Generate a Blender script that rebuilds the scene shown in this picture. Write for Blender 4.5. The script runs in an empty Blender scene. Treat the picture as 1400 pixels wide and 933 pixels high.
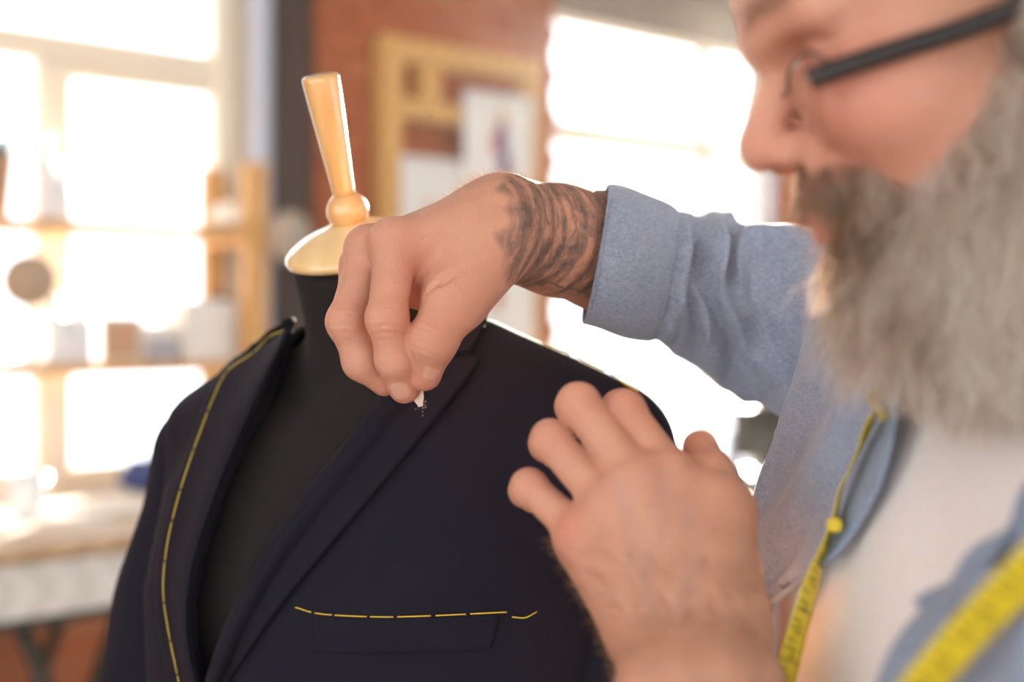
import bpy, math, random
import numpy as np
from mathutils import Vector

random.seed(7)
rng = np.random.default_rng(7)

# ------------------------------------------------------------------ camera, world, sun, exposure
SC = bpy.context.scene
CAMZ, F = 1.5, 1944.0            # eye height, focal length in pixels of the 1400 px wide frame
cam_d = bpy.data.cameras.new('camera')
cam = bpy.data.objects.new('camera', cam_d)
SC.collection.objects.link(cam)
cam.location = (0, 0, CAMZ)
cam.rotation_euler = (math.pi / 2, 0, 0)
cam_d.sensor_width = 36.0
cam_d.lens = F / 1400 * 36
cam_d.shift_y = -36.5 / 1400
cam_d.clip_start = 0.01
cam_d.dof.use_dof = True
cam_d.dof.focus_distance = 0.868
cam_d.dof.aperture_fstop = 3.0
SC.camera = cam

world = bpy.data.worlds.new('world')
SC.world = world
world.use_nodes = True
bg = world.node_tree.nodes['Background']
bg.inputs[0].default_value = (0.90, 0.95, 1.0, 1)
bg.inputs[1].default_value = 3.1

sun_d = bpy.data.lights.new('sun', 'SUN')
sun_d.energy = 48.0
sun_d.angle = math.radians(1.2)
sun_d.color = (1.0, 0.89, 0.74)
sun = bpy.data.objects.new('sun', sun_d)
SC.collection.objects.link(sun)
_sd = Vector(((988 - 700) / F, 1.0, (430 - 92) / F)).normalized()
sun.rotation_euler = _sd.to_track_quat('Z', 'Y').to_euler()

SC.view_settings.view_transform = 'Standard'
SC.view_settings.look = 'None'
SC.view_settings.gamma = 1.0
SC.view_settings.use_curve_mapping = False
SC.view_settings.exposure = 0.16

# ------------------------------------------------------------------ helpers
COL = SC.collection

def P(px, py, Y):
    return np.array([(px - 700) / F * Y, Y, CAMZ - (py - 430) / F * Y])

def unit(v):
    v = np.asarray(v, float)
    return v / np.linalg.norm(v)

def empty(name, loc, label=None, cat=None, group=None, kind=None):
    o = bpy.data.objects.new(name, None)
    o.empty_display_size = 0.05
    COL.objects.link(o)
    o.location = loc
    tag(o, label, cat, group, kind)
    return o

def tag(o, label=None, cat=None, group=None, kind=None):
    if label: o['label'] = label
    if cat: o['category'] = cat
    if group: o['group'] = group
    if kind: o['kind'] = kind
    return o

def root_loc(o):
    if o is None: return np.zeros(3)
    while o.parent: o = o.parent
    return np.array(o.location)

def mesh_obj(name, v, f, mat=None, parent=None, smooth=True, attrs=None):
    """one mesh object; v in world coordinates"""
    v = np.asarray(v, float) - root_loc(parent)
    me = bpy.data.meshes.new(name)
    if isinstance(f, np.ndarray):
        n, k = f.shape
        me.vertices.add(len(v)); me.vertices.foreach_set('co', v.astype(np.float32).ravel())
        me.loops.add(n * k); me.loops.foreach_set('vertex_index', f.astype(np.int32).ravel())
        me.polygons.add(n); me.polygons.foreach_set('loop_start', (np.arange(n) * k).astype(np.int32))
        me.update(calc_edges=True)
    else:
        me.from_pydata([tuple(x) for x in v], [], f)
    me.validate()
    if smooth:
        me.polygons.foreach_set('use_smooth', np.ones(len(me.polygons), bool))
    if attrs:
        for k, a in attrs.items():
            at = me.attributes.new(k, 'FLOAT', 'POINT')
            at.data.foreach_set('value', np.asarray(a, np.float32))
    if mat: me.materials.append(mat)
    o = bpy.data.objects.new(name, me)
    COL.objects.link(o)
    if parent: o.parent = parent
    return o

class MB:
    """collects simple shapes into one mesh"""
    def __init__(s): s.v = []; s.f = []
    def add(s, v, f):
        n = len(s.v)
        s.v += [tuple(map(float, x)) for x in v]
        s.f += [tuple(i + n for i in q) for q in f]
        return s
    def hexa(s, p):
        return s.add(p, [(0,3,2,1),(4,5,6,7),(0,1,5,4),(1,2,6,5),(2,3,7,6),(3,0,4,7)])
    def obb(s, c, ax, ay, az):
        c, ax, ay, az = (np.asarray(q, float) for q in (c, ax, ay, az))
        pts = [c + i*ax + j*ay + k*az for k in (-1,1) for i, j in ((-1,-1),(1,-1),(1,1),(-1,1))]
        return s.hexa(pts)
    def tube(s, pts, rad, n=10, cap=True):
        pts = [np.asarray(p, float) for p in pts]
        m = len(pts)
        if not hasattr(rad, '__len__'): rad = [rad] * m
        base = len(s.v); V = []; prev = None
        for i, p in enumerate(pts):
            t = unit(pts[min(i+1, m-1)] - pts[max(i-1, 0)])
            if prev is None:
                a = np.array([0,0,1.]) if abs(t[2]) < .9 else np.array([1.,0,0])
            else: a = prev
            a = unit(a - t * a.dot(t)); prev = a
            b = np.cross(t, a)
            for k in range(n):
                th = 2*math.pi*k/n
                V.append(p + rad[i]*(math.cos(th)*a + math.sin(th)*b))
        Fc = []
        for i in range(m-1):
            for k in range(n):
                Fc.append((i*n+k, i*n+(k+1)%n, (i+1)*n+(k+1)%n, (i+1)*n+k))
        if cap:
            Fc.append(tuple(range(n-1, -1, -1))); Fc.append(tuple((m-1)*n+k for k in range(n)))
        return s.add(V, Fc)
    def lathe(s, o, ax, prof, n=28):
        o = np.asarray(o, float); ax = unit(ax)
        a = np.array([1.,0,0]) if abs(ax[0]) < .9 else np.array([0,1.,0])
        a = unit(a - ax*a.dot(ax)); b = np.cross(ax, a)
        V = []
        for r, h in prof:
            for k in range(n):
                th = 2*math.pi*k/n
                V.append(o + ax*h + r*(math.cos(th)*a + math.sin(th)*b))
        m = len(prof); Fc = []
        for i in range(m-1):
            for k in range(n):
                Fc.append((i*n+k, i*n+(k+1)%n, (i+1)*n+(k+1)%n, (i+1)*n+k))
        Fc.append(tuple(range(n-1,-1,-1))); Fc.append(tuple((m-1)*n+k for k in range(n)))
        return s.add(V, Fc)
    def build(s, name, mat, parent=None, smooth=False, bevel=0.0):
        o = mesh_obj(name, s.v, s.f, mat, parent, smooth)
        if bevel:
            b = o.modifiers.new('bevel', 'BEVEL'); b.width = bevel; b.segments = 2; b.limit_method = 'ANGLE'
        return o

def catmull(pts, n):
    pts = np.asarray(pts, float)
    if len(pts) == 2:
        return pts[0] + (pts[1]-pts[0]) * np.linspace(0,1,n)[:,None]
    d = np.r_[0, np.cumsum(np.maximum(np.linalg.norm(np.diff(pts[:, :2], axis=0), axis=1), 1e-9))]
    d /= d[-1]
    q = np.vstack([2*pts[0]-pts[1], pts, 2*pts[-1]-pts[-2]])
    out = []
    for u in np.linspace(0, 1, n):
        i = min(max(np.searchsorted(d, u, 'right')-1, 0), len(pts)-2)
        t = (u-d[i])/(d[i+1]-d[i])
        a, b, c, e = q[i], q[i+1], q[i+2], q[i+3]
        out.append(.5*((2*b)+(c-a)*t+(2*a-5*b+4*c-e)*t*t+(3*b-a-3*c+e)*t**3))
    return np.array(out)

def grid_faces(n, m, closed=False):
    i, j = np.meshgrid(np.arange(n-1), np.arange(m if closed else m-1), indexing='ij')
    j2 = (j+1) % m
    return np.stack([i*m+j, i*m+j2, (i+1)*m+j2, (i+1)*m+j], -1).reshape(-1, 4)

def grid_obj(name, G, mat, parent, thick=0.003, closed=False, offset=-1.0, attrs=None, subsurf=0):
    n, m, _ = G.shape
    o = mesh_obj(name, G.reshape(-1, 3), grid_faces(n, m, closed), mat, parent, True, attrs)
    if subsurf:
        s = o.modifiers.new('sub', 'SUBSURF'); s.levels = s.render_levels = subsurf
    if thick:
        s = o.modifiers.new('thick', 'SOLIDIFY'); s.thickness = thick; s.offset = offset
    return o

# ---- signed distance shapes and a surface-net mesher
def rc(p, a, b, ra, rb):
    a = np.asarray(a, float); ba = np.asarray(b, float) - a
    t = np.clip(((p-a) @ ba) / max(ba @ ba, 1e-12), 0, 1)
    return np.linalg.norm(p - a - t[:, None]*ba, axis=1) - (ra + (rb-ra)*t)

def ell(p, c, r, R=None):
    q = p - np.asarray(c, float)
    if R is not None: q = q @ np.asarray(R).T
    r = np.asarray(r, float)
    k0 = np.linalg.norm(q/r, axis=1); k1 = np.linalg.norm(q/r**2, axis=1)
    return k0*(k0-1)/np.maximum(k1, 1e-9)

def smin(a, b, k):
    h = np.clip(.5 + .5*(b-a)/k, 0, 1)
    return b + (a-b)*h - k*h*(1-h)

def smax(a, b, k): return -smin(-a, -b, k)

def chain(p, pts, rad, k=.006):
    d = None
    for i in range(len(pts)-1):
        e = rc(p, pts[i], pts[i+1], rad[i], rad[i+1])
        d = e if d is None else smin(d, e, k)
    return d

def sdf_mesh(fn, lo, hi, h, c=4):
    lo = np.asarray(lo, float); hi = np.asarray(hi, float)
    nb = np.ceil((hi-lo)/(h*c)).astype(int) + 1
    ax = [lo[i] + (np.arange(nb[i])+.5)*h*c for i in range(3)]
    g = np.stack(np.meshgrid(*ax, indexing='ij'), -1).reshape(-1, 3)
    dc = fn(g).reshape(nb)
    n = nb*c
    act = np.abs(dc) < h*c*1.9
    D = np.repeat(np.repeat(np.repeat(dc, c, 0), c, 1), c, 2).astype(np.float32)
    A = np.repeat(np.repeat(np.repeat(act, c, 0), c, 1), c, 2)
    idx = np.argwhere(A)
    vals = np.empty(len(idx), np.float32)
    for s in range(0, len(idx), 400000):
        vals[s:s+400000] = fn(lo + idx[s:s+400000]*h)
    D[A] = vals
    S = D < 0
    # cells
    cs = [S[i:n[0]-1+i, j:n[1]-1+j, k:n[2]-1+k] for i in (0,1) for j in (0,1) for k in (0,1)]
    tot = sum(x.astype(np.int8) for x in cs)
    cell = np.argwhere((tot > 0) & (tot < 8))
    vid = -np.ones(np.array(n)-1, np.int64)
    vid[tuple(cell.T)] = np.arange(len(cell))
    acc = np.zeros((len(cell), 3)); cnt = np.zeros(len(cell))
    cor = [(i,j,k) for i in (0,1) for j in (0,1) for k in (0,1)]
    for a in range(8):
        for b in range(a+1, 8):
            ca, cb = np.array(cor[a]), np.array(cor[b])
            if np.abs(ca-cb).sum() != 1: continue
            da = D[tuple((cell+ca).T)]; db = D[tuple((cell+cb).T)]
            m = (da < 0) != (db < 0)
            t = np.where(m, da/np.where(m, da-db, 1), 0)
            acc += np.where(m[:, None], ca + t[:, None]*(cb-ca), 0); cnt += m
    V = lo + (cell + acc/cnt[:, None])*h
    Fs = []
    for axis in range(3):
        o1, o2 = (axis+1) % 3, (axis+2) % 3
        s0 = [slice(None)]*3; s1 = [slice(None)]*3
        s0[axis] = slice(0, -1); s1[axis] = slice(1, None)
        a, b = S[tuple(s0)], S[tuple(s1)]
        e = np.argwhere(a != b)
        e = e[(e[:, o1] > 0) & (e[:, o2] > 0) & (e[:, o1] < n[o1]-1) & (e[:, o2] < n[o2]-1)]
        flip = ~a[tuple(e.T)]
        q = []
        for (x, y) in ((0,0),(-1,0),(-1,-1),(0,-1)):
            w = e.copy(); w[:, o1] += x; w[:, o2] += y
            q.append(vid[tuple(w.T)])
        q = np.stack(q, 1)
        q[flip] = q[flip][:, ::-1]
        Fs.append(q)
    Q = np.concatenate(Fs)
    Q = Q[(Q >= 0).all(1)]
    return V, Q

def sdf_normal(fn, p, e=5e-4):
    g = np.stack([fn(p + np.eye(3)[i]*e) - fn(p - np.eye(3)[i]*e) for i in range(3)], 1)
    return g / np.maximum(np.linalg.norm(g, axis=1, keepdims=True), 1e-9)

def trace(px, fn, iso=0.0, y0=.45, y1=1.5):
    """where the view ray through each pixel meets the surface fn = iso"""
    px = np.atleast_2d(np.asarray(px, float))
    d = np.stack([(px[:,0]-700)/F, np.ones(len(px)), -(px[:,1]-430)/F], 1)
    o = np.array([0, 0, CAMZ])
    Y = np.full(len(px), y0)
    best = np.full(len(px), 1e9); bY = Y.copy()
    for _ in range(140):
        s = fn(o + d*Y[:, None]) - iso
        m = np.abs(s) < best
        best[m] = np.abs(s)[m]; bY[m] = Y[m]
        Y = np.minimum(Y + s*.8, y1)
    return o + d*bY[:, None]

# ------------------------------------------------------------------ materials
def new_mat(name):
    m = bpy.data.materials.new(name); m.use_nodes = True
    nt = m.node_tree
    return m, nt, nt.nodes['Principled BSDF']

def N(nt, kind, **kw):
    n = nt.nodes.new(kind)
    for k, v in kw.items():
        if k.startswith('i_'):
            n.inputs[k[2:].replace('_', ' ')].default_value = v
        else: setattr(n, k, v)
    return n

def mix_rgb(nt, fac, a, b):
    n = nt.nodes.new('ShaderNodeMix'); n.data_type = 'RGBA'
    for s, v in ((n.inputs[0], fac), (n.inputs[6], a), (n.inputs[7], b)):
        if hasattr(v, 'links') or isinstance(v, bpy.types.NodeSocket): nt.links.new(v, s)
        elif isinstance(v, (tuple, list)): s.default_value = (*v[:3], 1)
        else: s.default_value = v
    return n.outputs[2]

def math_n(nt, op, a, b=None, clamp=False):
    n = nt.nodes.new('ShaderNodeMath'); n.operation = op; n.use_clamp = clamp
    for s, v in ((n.inputs[0], a), (n.inputs[1], b)):
        if v is None: continue
        if isinstance(v, bpy.types.NodeSocket): nt.links.new(v, s)
        else: s.default_value = v
    return n.outputs[0]

def ramp(nt, fac, stops):
    n = nt.nodes.new('ShaderNodeValToRGB')
    e = n.color_ramp.elements
    while len(e) < len(stops): e.new(.5)
    for x, (p, c) in zip(e, stops):
        x.position = p; x.color = (*c, 1) if len(c) == 3 else c
    nt.links.new(fac, n.inputs[0])
    return n.outputs[0]

def objco(nt): return nt.nodes.new('ShaderNodeTexCoord').outputs['Object']

def mapped(nt, scale=(1,1,1), rot=(0,0,0), src=None):
    m = nt.nodes.new('ShaderNodeMapping')
    m.inputs['Scale'].default_value = scale; m.inputs['Rotation'].default_value = rot
    nt.links.new(src or objco(nt), m.inputs[0])
    return m.outputs[0]

def noise(nt, scale, detail=3, vec=None, rough=.55):
    n = N(nt, 'ShaderNodeTexNoise'); n.inputs['Scale'].default_value = scale
    n.inputs['Detail'].default_value = detail; n.inputs['Roughness'].default_value = rough
    nt.links.new(vec if vec is not None else objco(nt), n.inputs['Vector'])
    return n.outputs['Fac']

def bump(nt, b, h, strength=.3, dist=.001):
    n = nt.nodes.new('ShaderNodeBump')
    n.inputs['Strength'].default_value = strength; n.inputs['Distance'].default_value = dist
    nt.links.new(h, n.inputs['Height'])
    nt.links.new(n.outputs[0], b.inputs['Normal'])
    return n

def attr(nt, name):
    n = nt.nodes.new('ShaderNodeAttribute'); n.attribute_name = name
    return n.outputs['Fac']

def simple(name, col, rough=.6, var=.12, scale=12, metal=0, spec=.5, bumps=.15, bscale=None, bdist=.001):
    m, nt, b = new_mat(name)
    c = np.array(col)
    f = noise(nt, scale, 4)
    out = mix_rgb(nt, f, tuple(np.clip(c*(1-var), 0, 1)), tuple(np.clip(c*(1+var), 0, 1)))
    nt.links.new(out, b.inputs['Base Color'])
    b.inputs['Roughness'].default_value = rough; b.inputs['Metallic'].default_value = metal
    b.inputs['Specular IOR Level'].default_value = spec
    if bumps: bump(nt, b, noise(nt, bscale or scale*8, 3), bumps, bdist)
    return m

def wood(name, a, b_, rough=.4, scale=(6, 6, 60), coat=0.0, rot=(0,0,0)):
    m, nt, b = new_mat(name)
    v = mapped(nt, scale, rot)
    f = noise(nt, 3, 5, v)
    w = N(nt, 'ShaderNodeTexWave'); w.inputs['Scale'].default_value = 1.2; w.inputs['Distortion'].default_value = 5
    w.inputs['Detail'].default_value = 3
    nt.links.new(v, w.inputs['Vector'])
    fac = math_n(nt, 'MULTIPLY', f, w.outputs['Fac'])
    nt.links.new(ramp(nt, fac, [(.1, a), (.6, b_)]), b.inputs['Base Color'])
    b.inputs['Roughness'].default_value = rough
    b.inputs['Coat Weight'].default_value = coat; b.inputs['Coat Roughness'].default_value = .08
    bump(nt, b, f, .1, .0005)
    return m

def cloth(name, col, col2, weave=1500, rough=.85, sheen=.25, var=.1, strength=.35, wd=.0003, rot=(0,0,0), mottle=30):
    """woven cloth: two crossing thread directions"""
    m, nt, b = new_mat(name)
    co = objco(nt)
    n1 = noise(nt, 1.0, 2, mapped(nt, (weave*.10, weave*.10, weave*.75), (rot[0], rot[1]+.25, rot[2]), co), .6)
    n2 = noise(nt, 1.0, 2, mapped(nt, (weave*.75, weave*.75, weave*.10), (rot[0], rot[1]+.25, rot[2]), co), .6)
    h = math_n(nt, 'MAXIMUM', n1, n2)
    h = ramp(nt, h, [(.42, (0,0,0)), (.68, (1,1,1))])
    f = noise(nt, mottle, 5, co)
    fac = math_n(nt, 'MULTIPLY', h, .62)
    fac = math_n(nt, 'ADD', fac, math_n(nt, 'MULTIPLY', f, .30))
    nt.links.new(mix_rgb(nt, fac, col, col2), b.inputs['Base Color'])
    b.inputs['Roughness'].default_value = rough
    b.inputs['Sheen Weight'].default_value = sheen; b.inputs['Sheen Roughness'].default_value = .4
    b.inputs['Specular IOR Level'].default_value = .25
    bump(nt, b, h, strength, wd)
    return m

def skin_mat():
    m, nt, b = new_mat('skin')
    co = objco(nt)
    n1 = noise(nt, 28, 5, co)
    n2 = noise(nt, 110, 4, co)
    base = mix_rgb(nt, n1, (.46, .215, .138), (.645, .352, .238))
    base = mix_rgb(nt, math_n(nt, 'MULTIPLY', attr(nt, 'red'), .75), base, (.56, .19, .135))
    base = mix_rgb(nt, math_n(nt, 'MULTIPLY', math_n(nt, 'GREATER_THAN', n2, .66), .16), base, (.36, .15, .09))
    base = mix_rgb(nt, math_n(nt, 'MULTIPLY', attr(nt, 'vein'), .35), base, (.42, .25, .22))
    base = mix_rgb(nt, math_n(nt, 'MULTIPLY', attr(nt, 'nail'), .4), base, (.74, .46, .37))
    # tattoo: dark ink in flame-like strokes along the forearm
    tc = nt.nodes.new('ShaderNodeCombineXYZ')
    nt.links.new(attr(nt, 'arm_u'), tc.inputs[0]); nt.links.new(attr(nt, 'arm_v'), tc.inputs[1])
    w = N(nt, 'ShaderNodeTexWave'); w.inputs['Scale'].default_value = 24; w.inputs['Distortion'].default_value = 9
    w.inputs['Detail'].default_value = 4; w.inputs['Detail Scale'].default_value = 2.2; w.inputs['Detail Roughness'].default_value = .65
    mp = mapped(nt, (1.0, .22, 1), (0, 0, .3), tc.outputs[0]); nt.links.new(mp, w.inputs['Vector'])
    vo2 = N(nt, 'ShaderNodeTexVoronoi'); vo2.inputs['Scale'].default_value = 75; vo2.feature = 'DISTANCE_TO_EDGE'
    wn = noise(nt, 60, 3, tc.outputs[0])
    wv = nt.nodes.new('ShaderNodeVectorMath'); wv.operation = 'ADD'
    sc_ = nt.nodes.new('ShaderNodeVectorMath'); sc_.operation = 'SCALE'; sc_.inputs[3].default_value = .012
    cmb = nt.nodes.new('ShaderNodeCombineXYZ'); nt.links.new(wn, cmb.inputs[0]); nt.links.new(noise(nt, 45, 3, mapped(nt, (1,1,1), (0,0,1.3), tc.outputs[0])), cmb.inputs[1])
    nt.links.new(cmb.outputs[0], sc_.inputs[0]); nt.links.new(mp, wv.inputs[0]); nt.links.new(sc_.outputs[0], wv.inputs[1])
    nt.links.new(wv.outputs[0], vo2.inputs['Vector'])
    lines_ = ramp(nt, vo2.outputs['Distance'], [(.02, (1,1,1)), (.10, (0,0,0))])
    shade = noise(nt, 55, 5, tc.outputs[0], .7)
    ink = math_n(nt, 'ADD', math_n(nt, 'MULTIPLY', w.outputs['Fac'], .26), math_n(nt, 'MULTIPLY', shade, .95))
    ink = ramp(nt, ink, [(.40, (.12,.12,.12)), (.78, (1,1,1))])
    ink = math_n(nt, 'MAXIMUM', ink, math_n(nt, 'MULTIPLY', lines_, .75))
    ink = math_n(nt, 'MAXIMUM', ink, attr(nt, 'ink_line'))
    ink = math_n(nt, 'MULTIPLY', ink, attr(nt, 'ink'))
    base = mix_rgb(nt, math_n(nt, 'MULTIPLY', ink, .84), base, (.050, .046, .046))
    nt.links.new(base, b.inputs['Base Color'])
    b.inputs['Roughness'].default_value = .5
    b.inputs['Specular IOR Level'].default_value = .4
    b.inputs['Subsurface Weight'].default_value = .12
    b.inputs['Subsurface Radius'].default_value = (.006, .002, .001)
    b.inputs['Subsurface Scale'].default_value = 1.0
    vo = N(nt, 'ShaderNodeTexVoronoi'); vo.inputs['Scale'].default_value = 900
    nt.links.new(co, vo.inputs['Vector'])
    lines = noise(nt, 1, 4, mapped(nt, (420, 420, 1500), (0, .5, 0), co))
    lines2 = noise(nt, 1, 4, mapped(nt, (1300, 420, 300), (.3, -.6, 0), co))
    h = math_n(nt, 'ADD', math_n(nt, 'MULTIPLY', vo.outputs['Distance'], .45), math_n(nt, 'ADD', lines, lines2))
    bump(nt, b, h, .6, .0008)
    return m

M = {}
M['skin'] = skin_mat()
M['navy'] = cloth('navy_wool', (.0050, .0045, .0105), (.0105, .0092, .0195), 2600, .9, .02, strength=.4, wd=.0002)
M['navy_lining'] = simple('navy_lining', (.01, .01, .018), .6)
M['form_cloth'] = cloth('black_jersey', (.011, .0088, .0088), (.020, .0165, .0165), 2200, .9, .03, strength=.3, wd=.0002)
M['thread'] = simple('yellow_thread', (.62, .44, .04), .6, .15, 900, bumps=.3, bscale=3000, bdist=.0002)
M['form_wood'] = wood('varnished_birch', (.66, .37, .13), (.74, .45, .18), .3, (14, 14, 3), .8)
M['cap_wood'] = wood('pale_birch', (.74, .52, .24), (.80, .58, .29), .3, (14, 14, 3), .8)
M['denim'] = cloth('chambray', (.12, .165, .26), (.37, .43, .53), 2300, .9, .3, strength=.5, wd=.0003, mottle=60)
M['tshirt'] = cloth('white_jersey', (.66, .60, .57), (.80, .75, .72), 2200, .9, .2, strength=.25, wd=.0002)
M['trouser'] = cloth('dark_denim', (.02, .03, .06), (.05, .07, .12), 2000)
M['stitch'] = simple('pale_stitching', (.62, .64, .66), .8)
M['shoe'] = simple('brown_leather', (.10, .05, .03), .45)
M['chalk'] = simple('chalk', (.82, .68, .60), .95, .1, 300, bumps=.4, bscale=1500, bdist=.0004)
M['pine'] = wood('pine', (.62, .33, .09), (.80, .50, .18), .5, (5, 5, 30))
M['shelf_wood'] = wood('shelf_pine', (.58, .30, .09), (.76, .44, .16), .5, (5, 5, 30))
M['plaster'] = simple('cream_paint', (.80, .69, .54), .6, .04, 8)
M['window_paint'] = simple('cream_window_paint', (.82, .72, .57), .4, .03, 8)
M['grey_wall'] = simple('grey_brown_paint', (.34, .27, .22), .7, .1, 5)
M['ceiling'] = simple('ceiling_paint', (.80, .78, .74), .8, .04, 3)
M['floor'] = wood('floor_boards', (.22, .12, .06), (.36, .21, .11), .4, (1, 8, 8))
M['black_steel'] = simple('dark_steel', (.055, .031, .018), .5, .2, 6)
M['bluegrey'] = simple('bluegrey_paint', (.46, .48, .56), .35, .06, 5)
M['mortar'] = simple('mortar', (.42, .18, .09), .9, .2, 30, bumps=.5, bscale=200, bdist=.004)
M['white'] = simple('white_ceramic', (.82, .82, .82), .3, .03)
M['paper'] = simple('paper', (.80, .77, .72), .85, .03, 20)
M['linen'] = cloth('white_linen', (.74, .70, .62), (.86, .83, .77), 900)
M['table_top'] = wood('pale_table_top', (.56, .44, .30), (.70, .58, .42), .55, (4, 4, 4))
M['table_edge'] = wood('table_edge', (.42, .24, .11), (.56, .34, .16), .5, (4, 4, 20))
M['board'] = wood('whitewashed_board', (.62, .57, .51), (.74, .69, .63), .6, (4, 4, 20))
M['iron'] = simple('dark_iron', (.035, .032, .02), .5, .2, 20)
M['tan'] = simple('tan_plate', (.36, .27, .185), .45, .05, 10)
M['blue_cloth'] = cloth('blue_cloth', (.03, .05, .16), (.06, .09, .24), 900)
M['leaf'] = simple('leaf', (.05, .12, .03), .5, .4, 60)
M['terracotta'] = simple('clay_pot', (.62, .40, .26), .8)
M['black_plastic'] = simple('black_plastic', (.012, .007, .006), .45, .1)
M['globe'] = simple('dried_moss', (.40, .33, .27), .9, .45, 45, bumps=.8, bscale=70, bdist=.01)
M['tape'] = simple('yellow_tape', (.66, .50, .02), .4, .06, 40)
M['ink'] = simple('black_ink', (.03, .028, .02), .6)
M['brown_box'] = simple('brown_card', (.52, .36, .22), .8)
M['grey_box'] = simple('grey_card', (.40, .40, .44), .8)
M['rose'] = simple('rose_pigment', (.55, .15, .12), .8)
M['purple'] = simple('purple_pigment', (.10, .07, .22), .8)
M['ochre'] = simple('ochre_pigment', (.60, .48, .10), .8)
M['skin_pigment'] = simple('skin_pigment', (.62, .32, .22), .8)

def glass_mat():
    m, nt, b = new_mat('window_glass')
    b.inputs['Base Color'].default_value = (.97, .99, 1, 1)
    b.inputs['Roughness'].default_value = .0
    tr = nt.nodes.new('ShaderNodeBsdfTransparent'); gl = nt.nodes.new('ShaderNodeBsdfGlossy')
    gl.inputs['Roughness'].default_value = .02
    mx = nt.nodes.new('ShaderNodeMixShader'); fr = nt.nodes.new('ShaderNodeFresnel'); fr.inputs[0].default_value = 1.2
    nt.links.new(fr.outputs[0], mx.inputs[0]); nt.links.new(tr.outputs[0], mx.inputs[1]); nt.links.new(gl.outputs[0], mx.inputs[2])
    nt.links.new(mx.outputs[0], nt.nodes['Material Output'].inputs['Surface'])
    return m
M['glass'] = glass_mat()

def brick_mat():
    m, nt, b = new_mat('brick')
    oi = nt.nodes.new('ShaderNodeObjectInfo')
    c = ramp(nt, oi.outputs['Random'], [(0, (.44, .12, .045)), (.35, (.54, .17, .06)), (.7, (.50, .145, .05)), (1, (.60, .22, .085))])
    f = noise(nt, 30, 4)
    c = mix_rgb(nt, math_n(nt, 'MULTIPLY', f, .5), c, (.24, .085, .05))
    nt.links.new(c, b.inputs['Base Color'])
    b.inputs['Roughness'].default_value = .9
    bump(nt, b, noise(nt, 90, 4), .6, .004)
    return m
M['brick'] = brick_mat()

def beard_mat():
    m, nt, b = new_mat('beard_hair')
    t = attr(nt, 'tone')
    nt.links.new(ramp(nt, t, [(0, (.22, .11, .055)), (.35, (.60, .43, .30)), (.65, (.93, .82, .71)), (1, (1.0, .96, .89))]), b.inputs['Base Color'])
    b.inputs['Roughness'].default_value = .55
    b.inputs['Specular IOR Level'].default_value = .35
    tl = nt.nodes.new('ShaderNodeBsdfTranslucent'); nt.links.new(b.inputs['Base Color'].links[0].from_socket, tl.inputs['Color'])
    mx = nt.nodes.new('ShaderNodeMixShader'); mx.inputs[0].default_value = .45
    nt.links.new(b.outputs[0], mx.inputs[1]); nt.links.new(tl.outputs[0], mx.inputs[2])
    nt.links.new(mx.outputs[0], nt.nodes['Material Output'].inputs['Surface'])
    return m
M['beard'] = beard_mat()
def hair_mat():
    m, nt, b = new_mat('arm_hair')
    c = mix_rgb(nt, noise(nt, 200, 2), (.42, .24, .11), (.62, .40, .20))
    nt.links.new(c, b.inputs['Base Color']); b.inputs['Roughness'].default_value = .5
    tl = nt.nodes.new('ShaderNodeBsdfTranslucent'); nt.links.new(c, tl.inputs['Color'])
    mx = nt.nodes.new('ShaderNodeMixShader'); mx.inputs[0].default_value = .5
    nt.links.new(b.outputs[0], mx.inputs[1]); nt.links.new(tl.outputs[0], mx.inputs[2])
    nt.links.new(mx.outputs[0], nt.nodes['Material Output'].inputs['Surface'])
    return m
M['arm_hair'] = hair_mat()

# ------------------------------------------------------------------ the room: a long wall that runs off to the right
WD = unit([2000/F, 1.0, 0])                     # along the wall
WN = np.array([WD[1], -WD[0], 0])               # into the room
W0 = np.array([(755-700)/F*5.0, 5.0, 0])
UP = np.array([0, 0, 1.0])

def WP(t, off, z): return W0 + WD*t + WN*off + UP*z

def at(px, py, off):
    """wall coordinates (t, z) of the point seen at px, py on the plane 'off' metres before the wall"""
    k = (px-700)/F
    Y = (off + W0 @ WN) / (k*WN[0] + WN[1])
    p = P(px, py, Y)
    return (p - W0) @ WD, p[2], Y

def wt(px, off=0): return at(px, 430, off)[0]

def wbox(mb, t0, t1, o0, o1, z0, z1):
    c = WP((t0+t1)/2, (o0+o1)/2, (z0+z1)/2)
    return mb.obb(c, WN*(o1-o0)/2, WD*(t1-t0)/2, UP*(z1-z0)/2)

H = 3.2
T0, T1, OFF1 = -7.2, 4.6, 7.4
def slab(name, mat, *a):
    return tag(wbox(MB(), *a).build(name, mat), kind='structure')

slab('floor', M['floor'], T0, T1, -.3, OFF1, -.1, 0)
slab('ceiling', M['ceiling'], T0, T1, -.3, OFF1, H, H+.1)

# openings in the far wall
w1a, w1b = wt(-330), wt(331)
w2a, w2b = wt(757), wt(1042)
sill1 = at(150, 662, 0)[1]
top1 = 3.0
top2 = at(757, 14, 0)[1]
sill2 = at(900, 690, 0)[1]
w3a, w3b = wt(1190), wt(1330)

def wall_with(name, mat, segs):
    mb = MB()
    for s in segs: wbox(mb, *s)
    return tag(mb.build(name, mat), kind='structure')

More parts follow.
